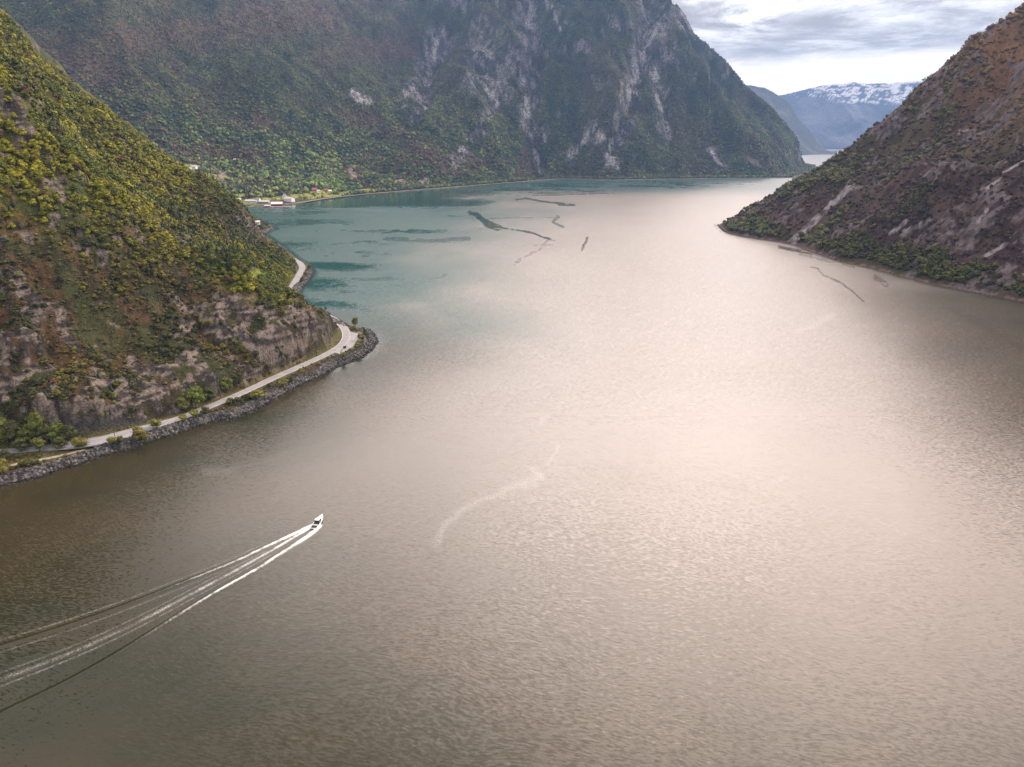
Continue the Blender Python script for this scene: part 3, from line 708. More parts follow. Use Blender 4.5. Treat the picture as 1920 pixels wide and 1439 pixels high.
def conifer(rng, tiers, seg=7, wide=.2):
    parts = []
    for i in range(tiers):
        z0 = .10 + .78 * i / tiers; r = wide * (1 - i / tiers * .85) * rng.uniform(.85, 1.15); h = 1.5 * .8 / tiers
        ang = np.linspace(0, 2 * math.pi, seg, endpoint=False) + rng.uniform(0, 1)
        rr = r * rng.uniform(.65, 1.25, seg); v = np.stack([rr * np.cos(ang), rr * np.sin(ang), z0 + rng.uniform(-.03, .03, seg)], -1)
        v = np.concatenate([v, [[0, 0, min(1, z0 + h)]], [[0, 0, z0 + .05]]])
        f = [(k, (k + 1) % seg, seg) for k in range(seg)] + [((k + 1) % seg, k, seg + 1) for k in range(seg)]
        parts.append((v, np.array(f), rng.uniform(.8, 1.15)))
    return cat(parts)
trng = np.random.default_rng(3)
def trunk_part(h=.42, r=.018):
    a = np.linspace(0, 2 * math.pi, 5, endpoint=False)
    v = np.concatenate([np.stack([r * np.cos(a), r * np.sin(a), 0 * a - .06], -1), np.stack([.6 * r * np.cos(a), .6 * r * np.sin(a), 0 * a + h], -1)])
    return v, np.array([(i, (i + 1) % 5, 5 + (i + 1) % 5) for i in range(5)] + [(i, 5 + (i + 1) % 5, 5 + i) for i in range(5)])
TPL = {
    'near': [broadleaf(trng, 10, 150, lsz=.09) for _ in range(8)],
    'mid': [broadleaf(trng, 6, 46, lsz=.13) for _ in range(8)],
    'far': [broadleaf(trng, 1, 0, wide=.42) for _ in range(10)] + [broadleaf(trng, 2, 0) for _ in range(4)],
    'bush': [broadleaf(trng, 4, 30, wide=.75, lsz=.12) for _ in range(6)],
    'pine': [conifer(trng, 5) for _ in range(6)],
    'spruce_far': [conifer(trng, 2, 5, .24) for _ in range(4)],
}
def merge_trees(name, kind, P, S, W, COL, mat=M_LEAF, rng=None):
    """P positions (n,3), S heights, W width factor, COL (n,3)"""
    rng = rng or np.random.default_rng(5); T = TPL[kind]; n = len(P); which = rng.integers(0, len(T), n)
    Vs, Fs, Cs = [], [], []; base = 0
    for k, (v, f, sh) in enumerate(T):
        i = np.nonzero(which == k)[0]
        if not len(i): continue
        a = rng.uniform(0, 6.283, len(i)); ca, sa = np.cos(a)[:, None], np.sin(a)[:, None]
        s = S[i][:, None]; w_ = W[i][:, None] * s
        x = (v[None, :, 0] * ca - v[None, :, 1] * sa) * w_; y = (v[None, :, 0] * sa + v[None, :, 1] * ca) * w_; z = v[None, :, 2] * s
        V = np.stack([x, y, z], -1) + P[i][:, None, :]
        Vs.append(V.reshape(-1, 3)); m = len(v)
        Fs.append((f[None] + (base + np.arange(len(i)) * m)[:, None, None]).reshape(-1, 3)); base += len(i) * m
        Cs.append((COL[i][:, None, :] * sh[None, :, None]).reshape(-1, 3))
    return np.concatenate(Vs), np.concatenate(Fs), np.concatenate(Cs)
def build_merged(name, groups, label, cat_):
    V, Fc, K = [], [], []; b = 0
    for v, f, c in groups: V.append(v); Fc.append(f + b); K.append(c); b += len(v)
    o = mesh_np(name, np.concatenate(V), np.concatenate(Fc), M_LEAF, np.concatenate(K))
    print(name, sum(len(f) for f in Fc), 'tris')
    return tag(o, label, cat_, kind='stuff')
def scatter(T, hfun, n, azr, rr, rng):
    a = np.radians(rng.uniform(*azr, n)); r = np.sqrt(rng.uniform(rr[0] ** 2, rr[1] ** 2, n))
    ia = np.clip(np.searchsorted(T['az'], a), 0, len(T['az']) - 1); ir = np.clip(np.searchsorted(T['r'], r), 0, len(T['r']) - 1)
    k = T['vis'][ia, ir]; a, r, ia, ir = a[k], r[k], ia[k], ir[k]; x = r * np.sin(a); y = r * np.cos(a)
    out = hfun(x, y); px, py = pix(x, y, out[0])
    return x, y, out, px, py, T['slope'][ia, ir], r

# ---- left slope planting
rng = np.random.default_rng(11)
x, y, out, px, py, slp, r = scatter(TL, left_h, 130000, (-45, -12.5), (270, 1500), rng)
z, d, o, o2, dr = out
green, rock, n_, n2_ = fields_left(x, y, out, px, py)
clump = fbm(x / 22, y / 22, 3, 160)
dens = np.clip(.22 + .95 * green * sst(-.9, -.1, clump + .25) + .60 * sst(-.05, .35, clump) * (1 - green), 0, 1) * (1 - .93 * rock)
dens *= sst(8, 13, d) * sst(1.2, 3.0, dr)
dens *= 1 - np.maximum(pblob(px, py, 487, 516, 20, 11, 20, .3), pblob(px, py, 505, 547, 12, 5, 0, .3))
dens *= 1 - .9 * pblob(px, py, 175, 812, 130, 27, -3, .2) * (px > 150)
dens *= 1 - .8 * pblob(px, py, 60, 210, 60, 50, 40, .5)
dens *= 1 - .85 * pblob(px, py, 130, 355, 60, 20, 10, .5)
keep = rng.uniform(0, 1, len(x)) < dens * np.clip(620 / r, .45, 1.0) ** .5 * .85
x, y, z, px, py, r, green, n_, clump, d = [q[keep] for q in (x, y, z, px, py, r, green, n_, clump, d)]
n = len(x); kd = rng.uniform(0, 1, n)
hgt = (2.1 + 3.5 * rng.uniform(0, 1, n) ** 1.3) * (.62 + .75 * green) * (1 + .25 * np.clip(clump, -.5, 1))
pine = (kd < .05 + .30 * pblob(px, py, 400, 430, 90, 40, 35) + .25 * pblob(px, py, 505, 440, 60, 26, 40) + .12 * (1 - green))
hgt = np.where(pine, hgt * 1.35, hgt)
tone = np.clip(.5 + .9 * fbm(x / 28, y / 28, 3, 162) + .18 * rng.normal(size=n), 0, 1)[:, None]; g2 = np.clip(green + .3 * rng.normal(size=n), 0, 1)[:, None]
cg = c3(.215, .205, .011) * (1 - tone) + c3(.080, .098, .012) * tone          # fresh birch leaf
cb = c3(.085, .072, .016) * (1 - tone) + c3(.030, .038, .012) * tone
colr = cb * (1 - g2) + cg * g2
colr = np.where(rng.uniform(0, 1, (n, 1)) < .06, c3(.10, .060, .025), colr)
colr = np.where(pine[:, None], c3(.020, .036, .016), colr) * rng.uniform(.75, 1.25, (n, 1))
P3 = np.stack([x, y, z - .1], -1)
# hand-placed trees along the road and the shore (pixel of the foot, height, width, tint)
hand = [
 (368, 766, 11.5, 1.05, 0, 'birch_tree', 'largest round green tree on the inland side of the road, mid-way to the cape'),
 (345, 772, 7.5, 1.0, 0, 'birch_tree', 'green tree at the left foot of the largest roadside tree'),
 (395, 752, 7.5, 1.1, 1, 'birch_tree', 'broad tree just right of the largest roadside tree'),
 (425, 735, 8.0, 1.2, 0, 'birch_tree', 'wide green tree standing back from the road, right of the big tree pair'),
 (450, 722, 6.5, 1.0, 1, 'birch_tree', 'smaller tree at the right end of the clump above the straight road'),
 (264, 830, 7.5, 1.15, 2, 'birch_tree', 'yellow-green tree on the seaward bank hiding the end of the lay-by'),
 (292, 803, 4.2, 1.3, 2, 'shrub', 'low yellow shrub overlapping the road right of the lay-by'),
 (345, 790, 3.2, 1.4, 2, 'shrub', 'shrub on the bank below the largest roadside tree'),
 (366, 783, 3.6, 1.4, 2, 'shrub', 'spreading olive shrub on the seaward verge under the big trees'),
 (385, 776, 3.6, 1.4, 1, 'shrub', 'shrub on the stony bank one step right of the spreading olive shrub'),
 (482, 748, 4.6, 1.5, 2, 'shrub', 'bright wide shrub on the embankment below the straight road'),
 (532, 728, 5.0, 1.3, 2, 'shrub', 'large light green shrub on the embankment half-way to the cape'),
 (545, 718, 4.0, 1.2, 1, 'shrub', 'darker shrub touching the large light green embankment shrub'),
 (568, 703, 3.6, 1.0, 2, 'shrub', 'slim shrub between road and stones nearer the cape'),
 (598, 686, 2.6, 1.1, 2, 'shrub', 'small shrub beside the road just before the bend'),
 (643, 672, 4.0, 1.0, 2, 'shrub', 'shrub at the lower corner of the cape pull-out'),
 (667, 612, 6.5, 1.0, 0, 'birch_tree', 'dark green tree behind the cape bend against the water'),
 (678, 640, 4.6, 1.1, 2, 'shrub', 'upper green shrub on the point outside the pull-out'),
 (672, 655, 4.0, 1.2, 2, 'shrub', 'lower green shrub on the point outside the pull-out'),
 (685, 632, 3.4, 1.1, 1, 'shrub', 'outermost shrub near the tip of the cape'),
 (580, 508, 7.0, .75, 2, 'birch_tree', 'narrow yellow tree between the far road stretch and the water'),
 (573, 520, 5.0, .9, 2, 'shrub', 'green shrub on the seaward side of the far road stretch'),
 (566, 530, 4.5, .9, 1, 'shrub', 'lowest shrub on the seaward side of the far road stretch'),
 (12, 835, 12, 1.0, 0, 'birch_tree', 'tall tree at the left picture edge in the shoreside grove'),
 (32, 832, 10, 1.1, 1, 'birch_tree', 'second tree from the left edge in the shoreside grove'),
 (55, 836, 9.5, 1.0, 0, 'birch_tree', 'round tree in the middle left of the shoreside grove'),
 (76, 826, 12, .8, 0, 'birch_tree', 'tallest slender tree rising from the middle of the shoreside grove'),
 (90, 834, 9.0, 1.1, 1, 'birch_tree', 'olive tree right of the tallest slender grove tree'),
 (110, 832, 9.5, 1.1, 0, 'birch_tree', 'broad light green tree in the right half of the shoreside grove'),
 (133, 830, 8.5, 1.0, 1, 'birch_tree', 'tree near the right end of the shoreside grove before the road appears'),
 (152, 843, 5.5, 1.2, 2, 'shrub', 'pale round shrub where the road disappears into the grove'),
 (40, 848, 6, 1.3, 1, 'birch_tree', 'low tree in the front row of the grove above the narrow lane'),
 (75, 846, 6, 1.3, 0, 'birch_tree', 'bushy tree in the front row of the grove, centre'),
 (112, 843, 5.5, 1.3, 1, 'birch_tree', 'bushy tree in the front row of the grove, right end'),
 (6, 893, 7.5, 1.1, 2, 'birch_tree', 'bright tree below the lane at the left picture edge'),
 (212, 834, 3.4, 1.3, 2, 'shrub', 'small shrub on the bank under the lay-by near the pole'),
 (225, 832, 3.0, 1.2, 1, 'shrub', 'small dark shrub right of the pole below the lay-by'),
]
def ray_ground(px_, py_, hf=None):
    """first hit of the view ray with the left hill"""
    a = (px_ - 960) / F; b = (719.5 - py_) / F; dd = np.array([a, CP + b * SP, -SP + b * CP])
    t = np.linspace(200, 2200, 4000); X = dd[0] * t; Y = dd[1] * t; Z = H + dd[2] * t
    h = left_h(X, Y)[0]; h = np.maximum(h, 0); k = np.nonzero(Z <= h)[0]
    k = k[0] if len(k) else -1
    return X[k], Y[k], h[k]
TINT = [(.085, .100, .018), (.055, .062, .020), (.125, .125, .024)]
def tree_mesh(v, f, sh, col, name):
    return mesh_np(name, v, f, M_LEAF, sh[:, None] * np.array(col)[None], link=False)
TM = {}; tr_v, tr_f = trunk_part(.5, .022)
trunk_me = mesh_np('trunk', tr_v, tr_f, M_BARK, link=False)
mr = np.random.default_rng(21)
for t in range(3):
    for k in range(4): TM['birch_tree', t, k] = tree_mesh(*broadleaf(mr, 30, 900, lsz=.034, szr=(.085, .16)), TINT[t], 'crown')
    for k in range(3): TM['shrub', t, k] = tree_mesh(*broadleaf(mr, 20, 520, wide=.62, lsz=.045, szr=(.10, .19)), TINT[t], 'foliage')
for k in range(3): TM['pine_tree', 0, k] = tree_mesh(*conifer(mr, 9, 9, .22), (.022, .038, .018), 'crown')
def place_tree(kind, loc, h, wf, t, label, group, cat_, tint=1.0, rg=mr):
    k = int(rg.integers(0, 4 if kind == 'birch_tree' else 3))
    if kind == 'shrub':
        o_ = bpy.data.objects.new('shrub', TM[kind, t, k]); C.objects.link(o_); parts = [o_]; root = o_
    else:
        root = bpy.data.objects.new(kind, None); root.empty_display_size = .3; C.objects.link(root)
        cr = bpy.data.objects.new('crown', TM[kind, t, k]); C.objects.link(cr); cr.parent = root
        tr = bpy.data.objects.new('trunk', trunk_me); C.objects.link(tr); tr.parent = root; parts = [cr]
    root.location = loc; root.rotation_euler = (0, 0, rg.uniform(0, 6.28)); root.scale = (h * wf, h * wf, h)
    for p in parts: p.color = (tint, tint * rg.uniform(.92, 1.05), tint, 1)
    tag(root, label, cat_, group); return root
for (a, b, h_, wf, t, kind, lab) in hand:
    X, Y, Z = ray_ground(a, b)
    place_tree(kind, (X, Y, Z - .1), h_ * 1.4, wf, t, lab, 'trees and shrubs along the shore road', 'tree' if kind != 'shrub' else 'shrub')
# the next largest hillside trees become individuals
size = hgt / r * (d > 0) * (px > -10) * (py > -10)
order = np.argsort(-size); IND = 262
ind = order[:IND]; rest = np.ones(n, bool); rest[ind] = False
for i in ind:
    kind = 'pine_tree' if pine[i] else 'birch_tree'
    if green[i] < .35 and hgt[i] < 4.2 and not pine[i]: kind = 'shrub'
    low = py[i] > 700; band = 'low on the slope' if low else ('half-way up the slope' if py[i] > 520 else 'high on the slope')
    side = 'by the left edge' if px[i] < 130 else ('left of the middle' if px[i] < 300 else ('in the middle' if px[i] < 450 else 'towards the cape'))
    t = 0 if green[i] > .5 else (1 if tone[i, 0] > .45 else 2)
    if kind == 'pine_tree': t = 0
    nm = {'pine_tree': 'dark pointed pine', 'birch_tree': ('leafy bright green birch', 'dull olive birch', 'yellow-green birch')[t], 'shrub': ('green shrub', 'dull olive shrub', 'yellow-green shrub')[t]}[kind]
    place_tree(kind, (x[i], y[i], z[i] - .15), hgt[i], {'pine_tree': 1.0, 'birch_tree': 1.15, 'shrub': 1.3}[kind], t, f'{nm} {band}, {side}',
               f'{nm}s {band}, {side}', {'pine_tree': 'pine', 'birch_tree': 'tree', 'shrub': 'shrub'}[kind], tint=float(rng.uniform(.75, 1.2)))
near = rest & ~pine & (r < 640); midd = rest & ~pine & (r >= 640); pn = rest & pine
W = 1.15 + .35 * (1 - green) * rng.uniform(0, 1, n)
build_merged('hillside_woodland', [merge_trees('', 'near', P3[near], hgt[near], W[near], colr[near]), merge_trees('', 'mid', P3[midd], hgt[midd], W[midd], colr[midd]),
             merge_trees('', 'pine', P3[pn], hgt[pn], W[pn], colr[pn])], 'scattered birch and pine scrub covering the left hillside', 'woodland')
# low ground scrub
x, y, out, px, py, slp, r = scatter(TL, left_h, 90000, (-41, -12.5), (290, 1150), rng); z, d, o, o2, dr = out
green, rock, n_, n2_ = fields_left(x, y, out, px, py)
dens = (.35 + .65 * sst(-.3, .3, fbm(x / 12, y / 12, 3, 161))) * (1 - .8 * rock) * sst(5, 9, d) * sst(.6, 1.8, dr) * (1 - .8 * pblob(px, py, 175, 812, 130, 27, -3, .2))
k = rng.uniform(0, 1, len(x)) < dens * .55
x, y, z, green = x[k], y[k], z[k], green[k]; n = len(x); print('scrub', n)
tt = rng.uniform(0, 1, (n, 1)); cc = c3(.075, .046, .022) * tt + c3(.055, .058, .018) * (1 - tt); cc = cc * (1 - .6 * green[:, None]) + .6 * green[:, None] * c3(.10, .11, .02)
build_merged('ground_scrub', [merge_trees('', 'far', np.stack([x, y, z - .25], -1), rng.uniform(.6, 1.6, n), rng.uniform(1.2, 2.2, n), cc * rng.uniform(.6, 1.3, (n, 1)))], 'low brown heather and juniper tufts on the left hillside', 'scrub')

# ---- right slope planting
x, y, out, px, py, slp, r = scatter(TR, right_h, 150000, (15.5, 40), (660, 2700), rng); z, d, o = out
belt, sc_, n2_ = fields_right(x, y, out, px, py); clump = fbm(x / 45, y / 45, 4, 170)
dens = np.clip(.30 + .80 * belt * sst(-.8, -.1, clump) + .55 * sst(.05, .45, clump), 0, 1) * (1 - .95 * sc_) * (1 - .6 * sst(.15, .3, o)) * sst(5, 12, d)
dens *= 1 - .6 * sst(70, 130, py - (430 + (px - 1500) * .27)) * (px > 1650)
k = rng.uniform(0, 1, len(x)) < dens
x, y, z, r, belt, clump, px, py = [q[k] for q in (x, y, z, r, belt, clump, px, py)]; n = len(x); print('right trees', n)
kd = rng.uniform(0, 1, n); gr = np.clip(belt + sst(.1, .5, clump) * .7 + .2 * rng.normal(size=n), 0, 1)[:, None]; tt = rng.uniform(0, 1, (n, 1))
cg = c3(.085, .085, .014) * tt + c3(.038, .052, .014) * (1 - tt); cb = c3(.085, .045, .028) * tt + c3(.045, .032, .018) * (1 - tt)
top_glow = (sst(1620, 1890, px) * sst(320, 60, py))[:, None]; cc = (cb * (1 - gr) + cg * gr) * rng.uniform(.7, 1.3, (n, 1)); cc = cc * (1 - .7 * top_glow) + .7 * top_glow * c3(.17, .10, .03); pn = kd < .12; cc[pn] = c3(.022, .034, .016)  # same painted ridge glow carried into the tree colours
hh = (3.2 + 4.5 * rng.uniform(0, 1, n) ** 1.2) * (.7 + .5 * gr[:, 0]); P3 = np.stack([x, y, z - .3], -1); W = rng.uniform(1.0, 1.5, n); W[pn] = 1.0; hh[pn] *= 1.4
nr = (r < 1150) & ~pn & (hh > 3.5); fr = ~nr & ~pn
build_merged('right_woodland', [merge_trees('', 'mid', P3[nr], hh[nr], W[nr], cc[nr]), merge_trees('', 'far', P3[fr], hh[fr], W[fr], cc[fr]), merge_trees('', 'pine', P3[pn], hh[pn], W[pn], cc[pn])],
             'scattered dull green trees and bare brown scrub on the right hillside', 'woodland')
# ---- far mountain planting
x, y, out, px, py, slp, r = scatter(TF, far_hh, 330000, (-37, 23.8), (1750, 5200), rng); z, d = out
k0 = (py > -25) & (d > 14) & (px > -20); x, y, z, d, px, py, slp, r = [q[k0] for q in (x, y, z, d, px, py, slp, r)]
rk, br, fl, sc_, n1_, n2_ = fields_far(x, y, (z, d), px, py, slp)
dens = np.clip(.9 - .25 * br - .3 * sst(0, .6, n1_), 0, 1) * (1 - .85 * rk) * (1 - .97 * fl) * (1 - .9 * sc_) * sst(16, 40, d)
dens *= 1 - .55 * sst(500, 900, z)
pl_ = np.zeros(len(x))
for P, w_ in pale: pl_ = np.maximum(pl_, pline(px, py, P, w_ * 1.1, .3))
dens *= 1 - pl_
dens *= 1 - np.maximum.reduce([pblob(px, py, *b, .2) for b in ((480, 381, 60, 8, 3), (545, 378, 30, 7, 0), (590, 360, 12, 5, 0), (614, 360, 10, 4, 0), (362, 318, 9, 5, 0))])
k = rng.uniform(0, 1, len(x)) < dens
x, y, z, r, br, px, py, n1_, n2_ = [q[k] for q in (x, y, z, r, br, px, py, n1_, n2_)]; n = len(x); print('far trees', n)
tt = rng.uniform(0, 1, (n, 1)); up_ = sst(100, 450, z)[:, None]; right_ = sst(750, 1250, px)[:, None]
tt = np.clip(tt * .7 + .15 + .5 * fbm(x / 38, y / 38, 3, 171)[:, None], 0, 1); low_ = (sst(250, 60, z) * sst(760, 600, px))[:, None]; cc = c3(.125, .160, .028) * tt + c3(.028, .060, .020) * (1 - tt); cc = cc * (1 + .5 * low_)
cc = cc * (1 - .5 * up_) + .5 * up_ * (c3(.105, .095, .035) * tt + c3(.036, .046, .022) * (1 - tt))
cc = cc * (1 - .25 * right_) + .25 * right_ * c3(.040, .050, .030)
brn = (rng.uniform(0, 1, (n, 1)) < (.12 + .6 * br[:, None] + .2 * sst(0, .5, n1_)[:, None])); cc = np.where(brn, c3(.085, .052, .032), cc)
cc *= (rng.uniform(.65, 1.35, (n, 1)) * (1 + .35 * np.clip(n2_, -.8, .8))[:, None])
hh = rng.uniform(5.5, 11.5, n) * (1 - .35 * up_[:, 0]); kd = rng.uniform(0, 1, n); pn = kd < .22; cc[pn] *= .6
P3 = np.stack([x, y, z - 1.0], -1); W = rng.uniform(1.0, 1.4, n); W[pn] = 1
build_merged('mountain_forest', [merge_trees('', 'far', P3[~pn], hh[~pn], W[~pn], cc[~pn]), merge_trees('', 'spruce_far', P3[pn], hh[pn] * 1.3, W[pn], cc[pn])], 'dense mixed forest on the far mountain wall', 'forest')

# ------------------------------------------------------------------ shore stones
def stones(name, shore, s0, s1, n, lo, hi, off, colA, colB, label, hf, size=(.5, 1.8)):
    P = np.array(shore); seg = np.hypot(*(P[1:] - P[:-1]).T); cs = np.concatenate([[0], np.cumsum(seg)])
    s = rng.uniform(s0, s1, n) if s1 > 1.5 else rng.uniform(cs[-1] * s0, cs[-1] * s1, n)
    i = np.clip(np.searchsorted(cs, s) - 1, 0, len(seg) - 1); t = (s - cs[i]) / seg[i]; b = P[i] + (P[i + 1] - P[i]) * t[:, None]
    nx = -(P[i + 1] - P[i])[:, 1] / seg[i]; ny = (P[i + 1] - P[i])[:, 0] / seg[i]
    o_ = rng.uniform(lo, hi, n) * off; x = b[:, 0] + nx * o_; y = b[:, 1] + ny * o_; z = hf(x, y)[0]
    sz = rng.uniform(0, 1, n) ** 2.2 * (size[1] - size[0]) + size[0]; k = (z > -.9) & (z < 6); x, y, z, sz = x[k], y[k], z[k], sz[k]; n = len(x)
    V = I0[0][None] * rng.uniform(.65, 1.2, (n, 12, 1)) * sz[:, None, None] * rng.uniform(.6, 1.15, (n, 1, 3)); V = V + np.stack([x, y, np.maximum(z, -.2)], -1)[:, None, :]
    f = I0[1][None] + (np.arange(n) * 12)[:, None, None]; tt = rng.uniform(0, 1, (n, 1)) ** 1.5; wet = (z < .5)[:, None]
    c = (np.array(colA) * (1 - tt) + np.array(colB) * tt) * np.where(wet, .35, 1)
    o2_ = mesh_np(name, V.reshape(-1, 3), f.reshape(-1, 3), M_ROCKS, np.repeat(c, 12, 0)); tag(o2_, label, 'rocks', kind='stuff')
LP = np.array(shore_left); LS = np.concatenate([[0], np.cumsum(np.hypot(*(LP[1:] - LP[:-1]).T))])
stones('embankment_stones', shore_left, LS[3], LS[43], 11000, -1, 6.5, 1, (.025, .025, .027), (.17, .16, .155), 'broken grey stones of the embankment below the left road', left_h, (.28, 1.25))
RP = np.array(shore_right); RS = np.concatenate([[0], np.cumsum(np.hypot(*(RP[1:] - RP[:-1]).T))])
stones('right_shore_stones', shore_right, RS[2], RS[17], 5000, -1, 4, 1, (.10, .07, .06), (.40, .30, .26), 'pinkish boulders in a thin line along the right shore', right_h, (.35, 1.3))

# ------------------------------------------------------------------ roads
def asphalt():
    m, gg, b = new_mat('grey_asphalt'); P = gg.n('ShaderNodeNewGeometry').outputs['Position']
    f = gg.noise(P, .35, 5, .6); f2 = gg.noise(P, 6, 3, .6)
    c = gg.mix(gg.ramp(f, .3, .7), (.20, .20, .212), (.28, .278, .288)); c = gg.mix(gg.ramp(f2, .3, .7, 0, .25), c, (.20, .19, .19))
    gg.put(b.inputs['Base Color'], c); b.inputs['Roughness'].default_value = .8; return m
M_ROAD = asphalt(); M_GRAVEL = plain('pale_gravel', (.26, .235, .17), .95, .3, .4); M_LINE = plain('worn_white_paint', (.68, .68, .66), .7, .1)
def strip(name, P, hw, z, mat, off=0.0, hwf=None):
    P = np.array(P); t = np.gradient(P, axis=0); t /= np.linalg.norm(t, axis=1)[:, None]; nrm = np.stack([-t[:, 1], t[:, 0]], -1)
    w0 = np.full(len(P), hw) if hwf is None else hwf(P)
    a = P + nrm * (off + w0)[:, None]; b = P + nrm * (off - w0)[:, None]; n = len(P)
    zz = z if isinstance(z, np.ndarray) else np.full(n, z)
    V = np.concatenate([np.c_[a, zz], np.c_[b, zz], np.c_[a, zz - .5], np.c_[b, zz - .5]])
    f = []
    for i in range(n - 1): f += [(n + i, n + i + 1, i + 1, i), (i, i + 1, 2 * n + i + 1, 2 * n + i), (n + i + 1, n + i, 3 * n + i, 3 * n + i + 1)]
    return mesh_np(name, V, np.array(f), mat)
def w1(P):
    w_ = np.full(len(P), 3.5)
    for (qx, qy, rad, ex) in PULL[:1]: w_ += ex * np.exp(-(((P[:, 0] - qx) ** 2 + (P[:, 1] - qy) ** 2) / rad ** 2) ** 2)
    return w_
tag(strip('shore_road', road1, 3.5, 4.32, M_ROAD, hwf=w1), 'pale grey road along the left shore round the cape', kind='structure')
tag(strip('shore_road', road2, 3.9, 4.32, M_ROAD), 'short visible stretch of road beyond the cape', kind='structure')
tag(strip('lane', lane1, 1.3, 2.72, M_GRAVEL), 'narrow gravel lane below the grove', kind='structure')
# pull-out at the cape: a rounded patch of the same asphalt
c0 = at(658, 637, 4.2); po = PL([(642, 610), (655, 622), (671, 626), (674, 631), (668, 641), (662, 650), (648, 659), (636, 664), (628, 662), (640, 650), (648, 638), (649, 625)], 4.2)
V = [(a, b, 4.316) for a, b in po] + [(a, b, 3.8) for a, b in po]; mb = MB(); k = len(po)
mb.add(V, [tuple(range(k))] + [(i, k + i, k + (i + 1) % k, (i + 1) % k) for i in range(k)]); o_ = mb.build('pull_out', M_ROAD)
if o_.data.polygons[0].normal.z < 0: o_.data.flip_normals()
tag(o_, 'wide asphalt pull-out on the seaward side of the cape bend', kind='structure')
for off in (-2.95, 2.95): tag(strip('edge_line', road1[16:], .07, 4.324 + 0 * 1, M_LINE, off=off), 'thin white edge line of the road', kind='structure')

# ------------------------------------------------------------------ pole by the lay-by
X, Y = at(216, 822, 4.2); pl = empty('utility_pole', (X, Y, 4.2)); tag(pl, 'thin dark pole standing at the seaward edge of the lay-by', 'pole')
M_WOOD = plain('weathered_wood', (.07, .055, .045), .85, .3, 4); M_STEEL = plain('dull_steel', (.25, .25, .26), .45, .1, 4, .6)
mb = MB(); mb.tube((0, 0, -.3), (0, 0, 9.2), .17, .11, 10); mb.build('post', M_WOOD, pl)
mb = MB(); mb.box(-1.1, 1.1, -.07, .07, 8.5, 8.68); mb.build('crossarm', M_WOOD, pl)
for q in (-.9, 0, .9):
    mb = MB(); mb.tube((q, 0, 8.68), (q, 0, 8.95), .05, .07, 8); mb.build('insulator', M_STEEL, pl)
mb = MB(); mb.box(-3.2, 1.6, -1.0, -.3, 0.0, .32); o_ = mb.build('planting_bed', plain('red_soil', (.15, .06, .04), .95)); o_.location = (X, Y, 4.3); o_.rotation_euler = (0, 0, .7)
tag(o_, 'low reddish earth bed at the foot of the pole', 'planter')

# ------------------------------------------------------------------ village houses
def far_z(x, y): return float(far_hh(np.array([x]), np.array([y]))[0][0])
def far_hit(px_, py_):
    a = (px_ - 960) / F; b = (719.5 - py_) / F; dd = np.array([a, CP + b * SP, -SP + b * CP])
    t = np.linspace(1500, 4500, 6000); X = dd[0] * t; Y = dd[1] * t; Z = H + dd[2] * t
    h = np.maximum(far_hh(X, Y)[0], 0); k = np.nonzero(Z <= h)[0]; k = k[0] if len(k) else -1
    return X[k], Y[k], h[k]
HM = {}
def hmat(name, c, **kw):
    if name not in HM: HM[name] = plain(name, c, **kw)
    return HM[name]
M_GLASS = plain('window_glass', (.03, .04, .05), .12, .1)
def house(px_, py_, w_, dp, wh, rh, wall, roof, label, rz=0.0, cat_='house', nm='house', wins=3, chim=True, base=0.0):
    X, Y, Z = far_hit(px_, py_); e = empty(nm, (X, Y, Z + base), rz); tag(e, label, cat_)
    wm = hmat('paint_' + wall[0], wall[1], var=.06); rm = hmat('roof_' + roof[0], roof[1], var=.15)
    mb = MB(); mb.box(-w_ / 2, w_ / 2, -dp / 2, dp / 2, -2.5, wh)
    for s in (-1, 1):
        xx = s * w_ / 2; mb.add([(xx, -dp / 2, wh), (xx, dp / 2, wh), (xx, 0, wh + rh - .1)], [(0, 1, 2) if s > 0 else (0, 2, 1)])
    mb.build('wall', wm, e)
    mb = MB(); ov = .5
    for s in (-1, 1):
        y0 = s * (dp / 2 + ov); z0 = wh - ov * rh / (dp / 2); a = [(-w_ / 2 - ov, y0, z0), (w_ / 2 + ov, y0, z0), (w_ / 2 + ov, 0, wh + rh), (-w_ / 2 - ov, 0, wh + rh)]
        mb.add(a + [(p[0], p[1], p[2] + .3) for p in a], [(0, 1, 2, 3), (4, 7, 6, 5), (0, 4, 5, 1), (1, 5, 6, 2), (2, 6, 7, 3), (3, 7, 4, 0)])
    rf = mb.build('roof', rm, e)
    if chim: mb = MB(); mb.box(w_ * .2, w_ * .2 + .9, -.45, .45, wh + rh * .6, wh + rh + 1.2); mb.build('chimney', hmat('brick', (.25, .11, .08)), rf)
    for k in range(wins):
        xc = -w_ / 2 + (k + .5) * w_ / wins; mb = MB(); mb.box(xc - .6, xc + .6, -dp / 2 - .06, -dp / 2 + .02, 1.0, min(2.5, wh - .3)); mb.build('window', M_GLASS, e)
    return e
WH = ('white', (.78, .78, .76)); RED = ('dark_red', (.22, .035, .03)); GR = ('grey', (.36, .37, .38)); RG = ('pale_grey', (.50, .51, .53)); RS_ = ('slate', (.11, .115, .13)); RR = ('terracotta', (.32, .12, .08)); LG = ('light', (.66, .66, .66))
house(520, 386, 27, 14, 4.2, 4.5, RED, ('white_metal', (.74, .72, .72)), 'dark red boathouse with a big white roof at the quay', rz=.05, cat_='boathouse', nm='boathouse', wins=5, chim=False, base=.3)
house(502, 388.5, 14, 8, 2.6, 2.0, RED, ('pinkish_metal', (.62, .52, .52)), 'low dark red shed left of the big boathouse', rz=.1, cat_='shed', nm='shed', wins=2, chim=False, base=.3)
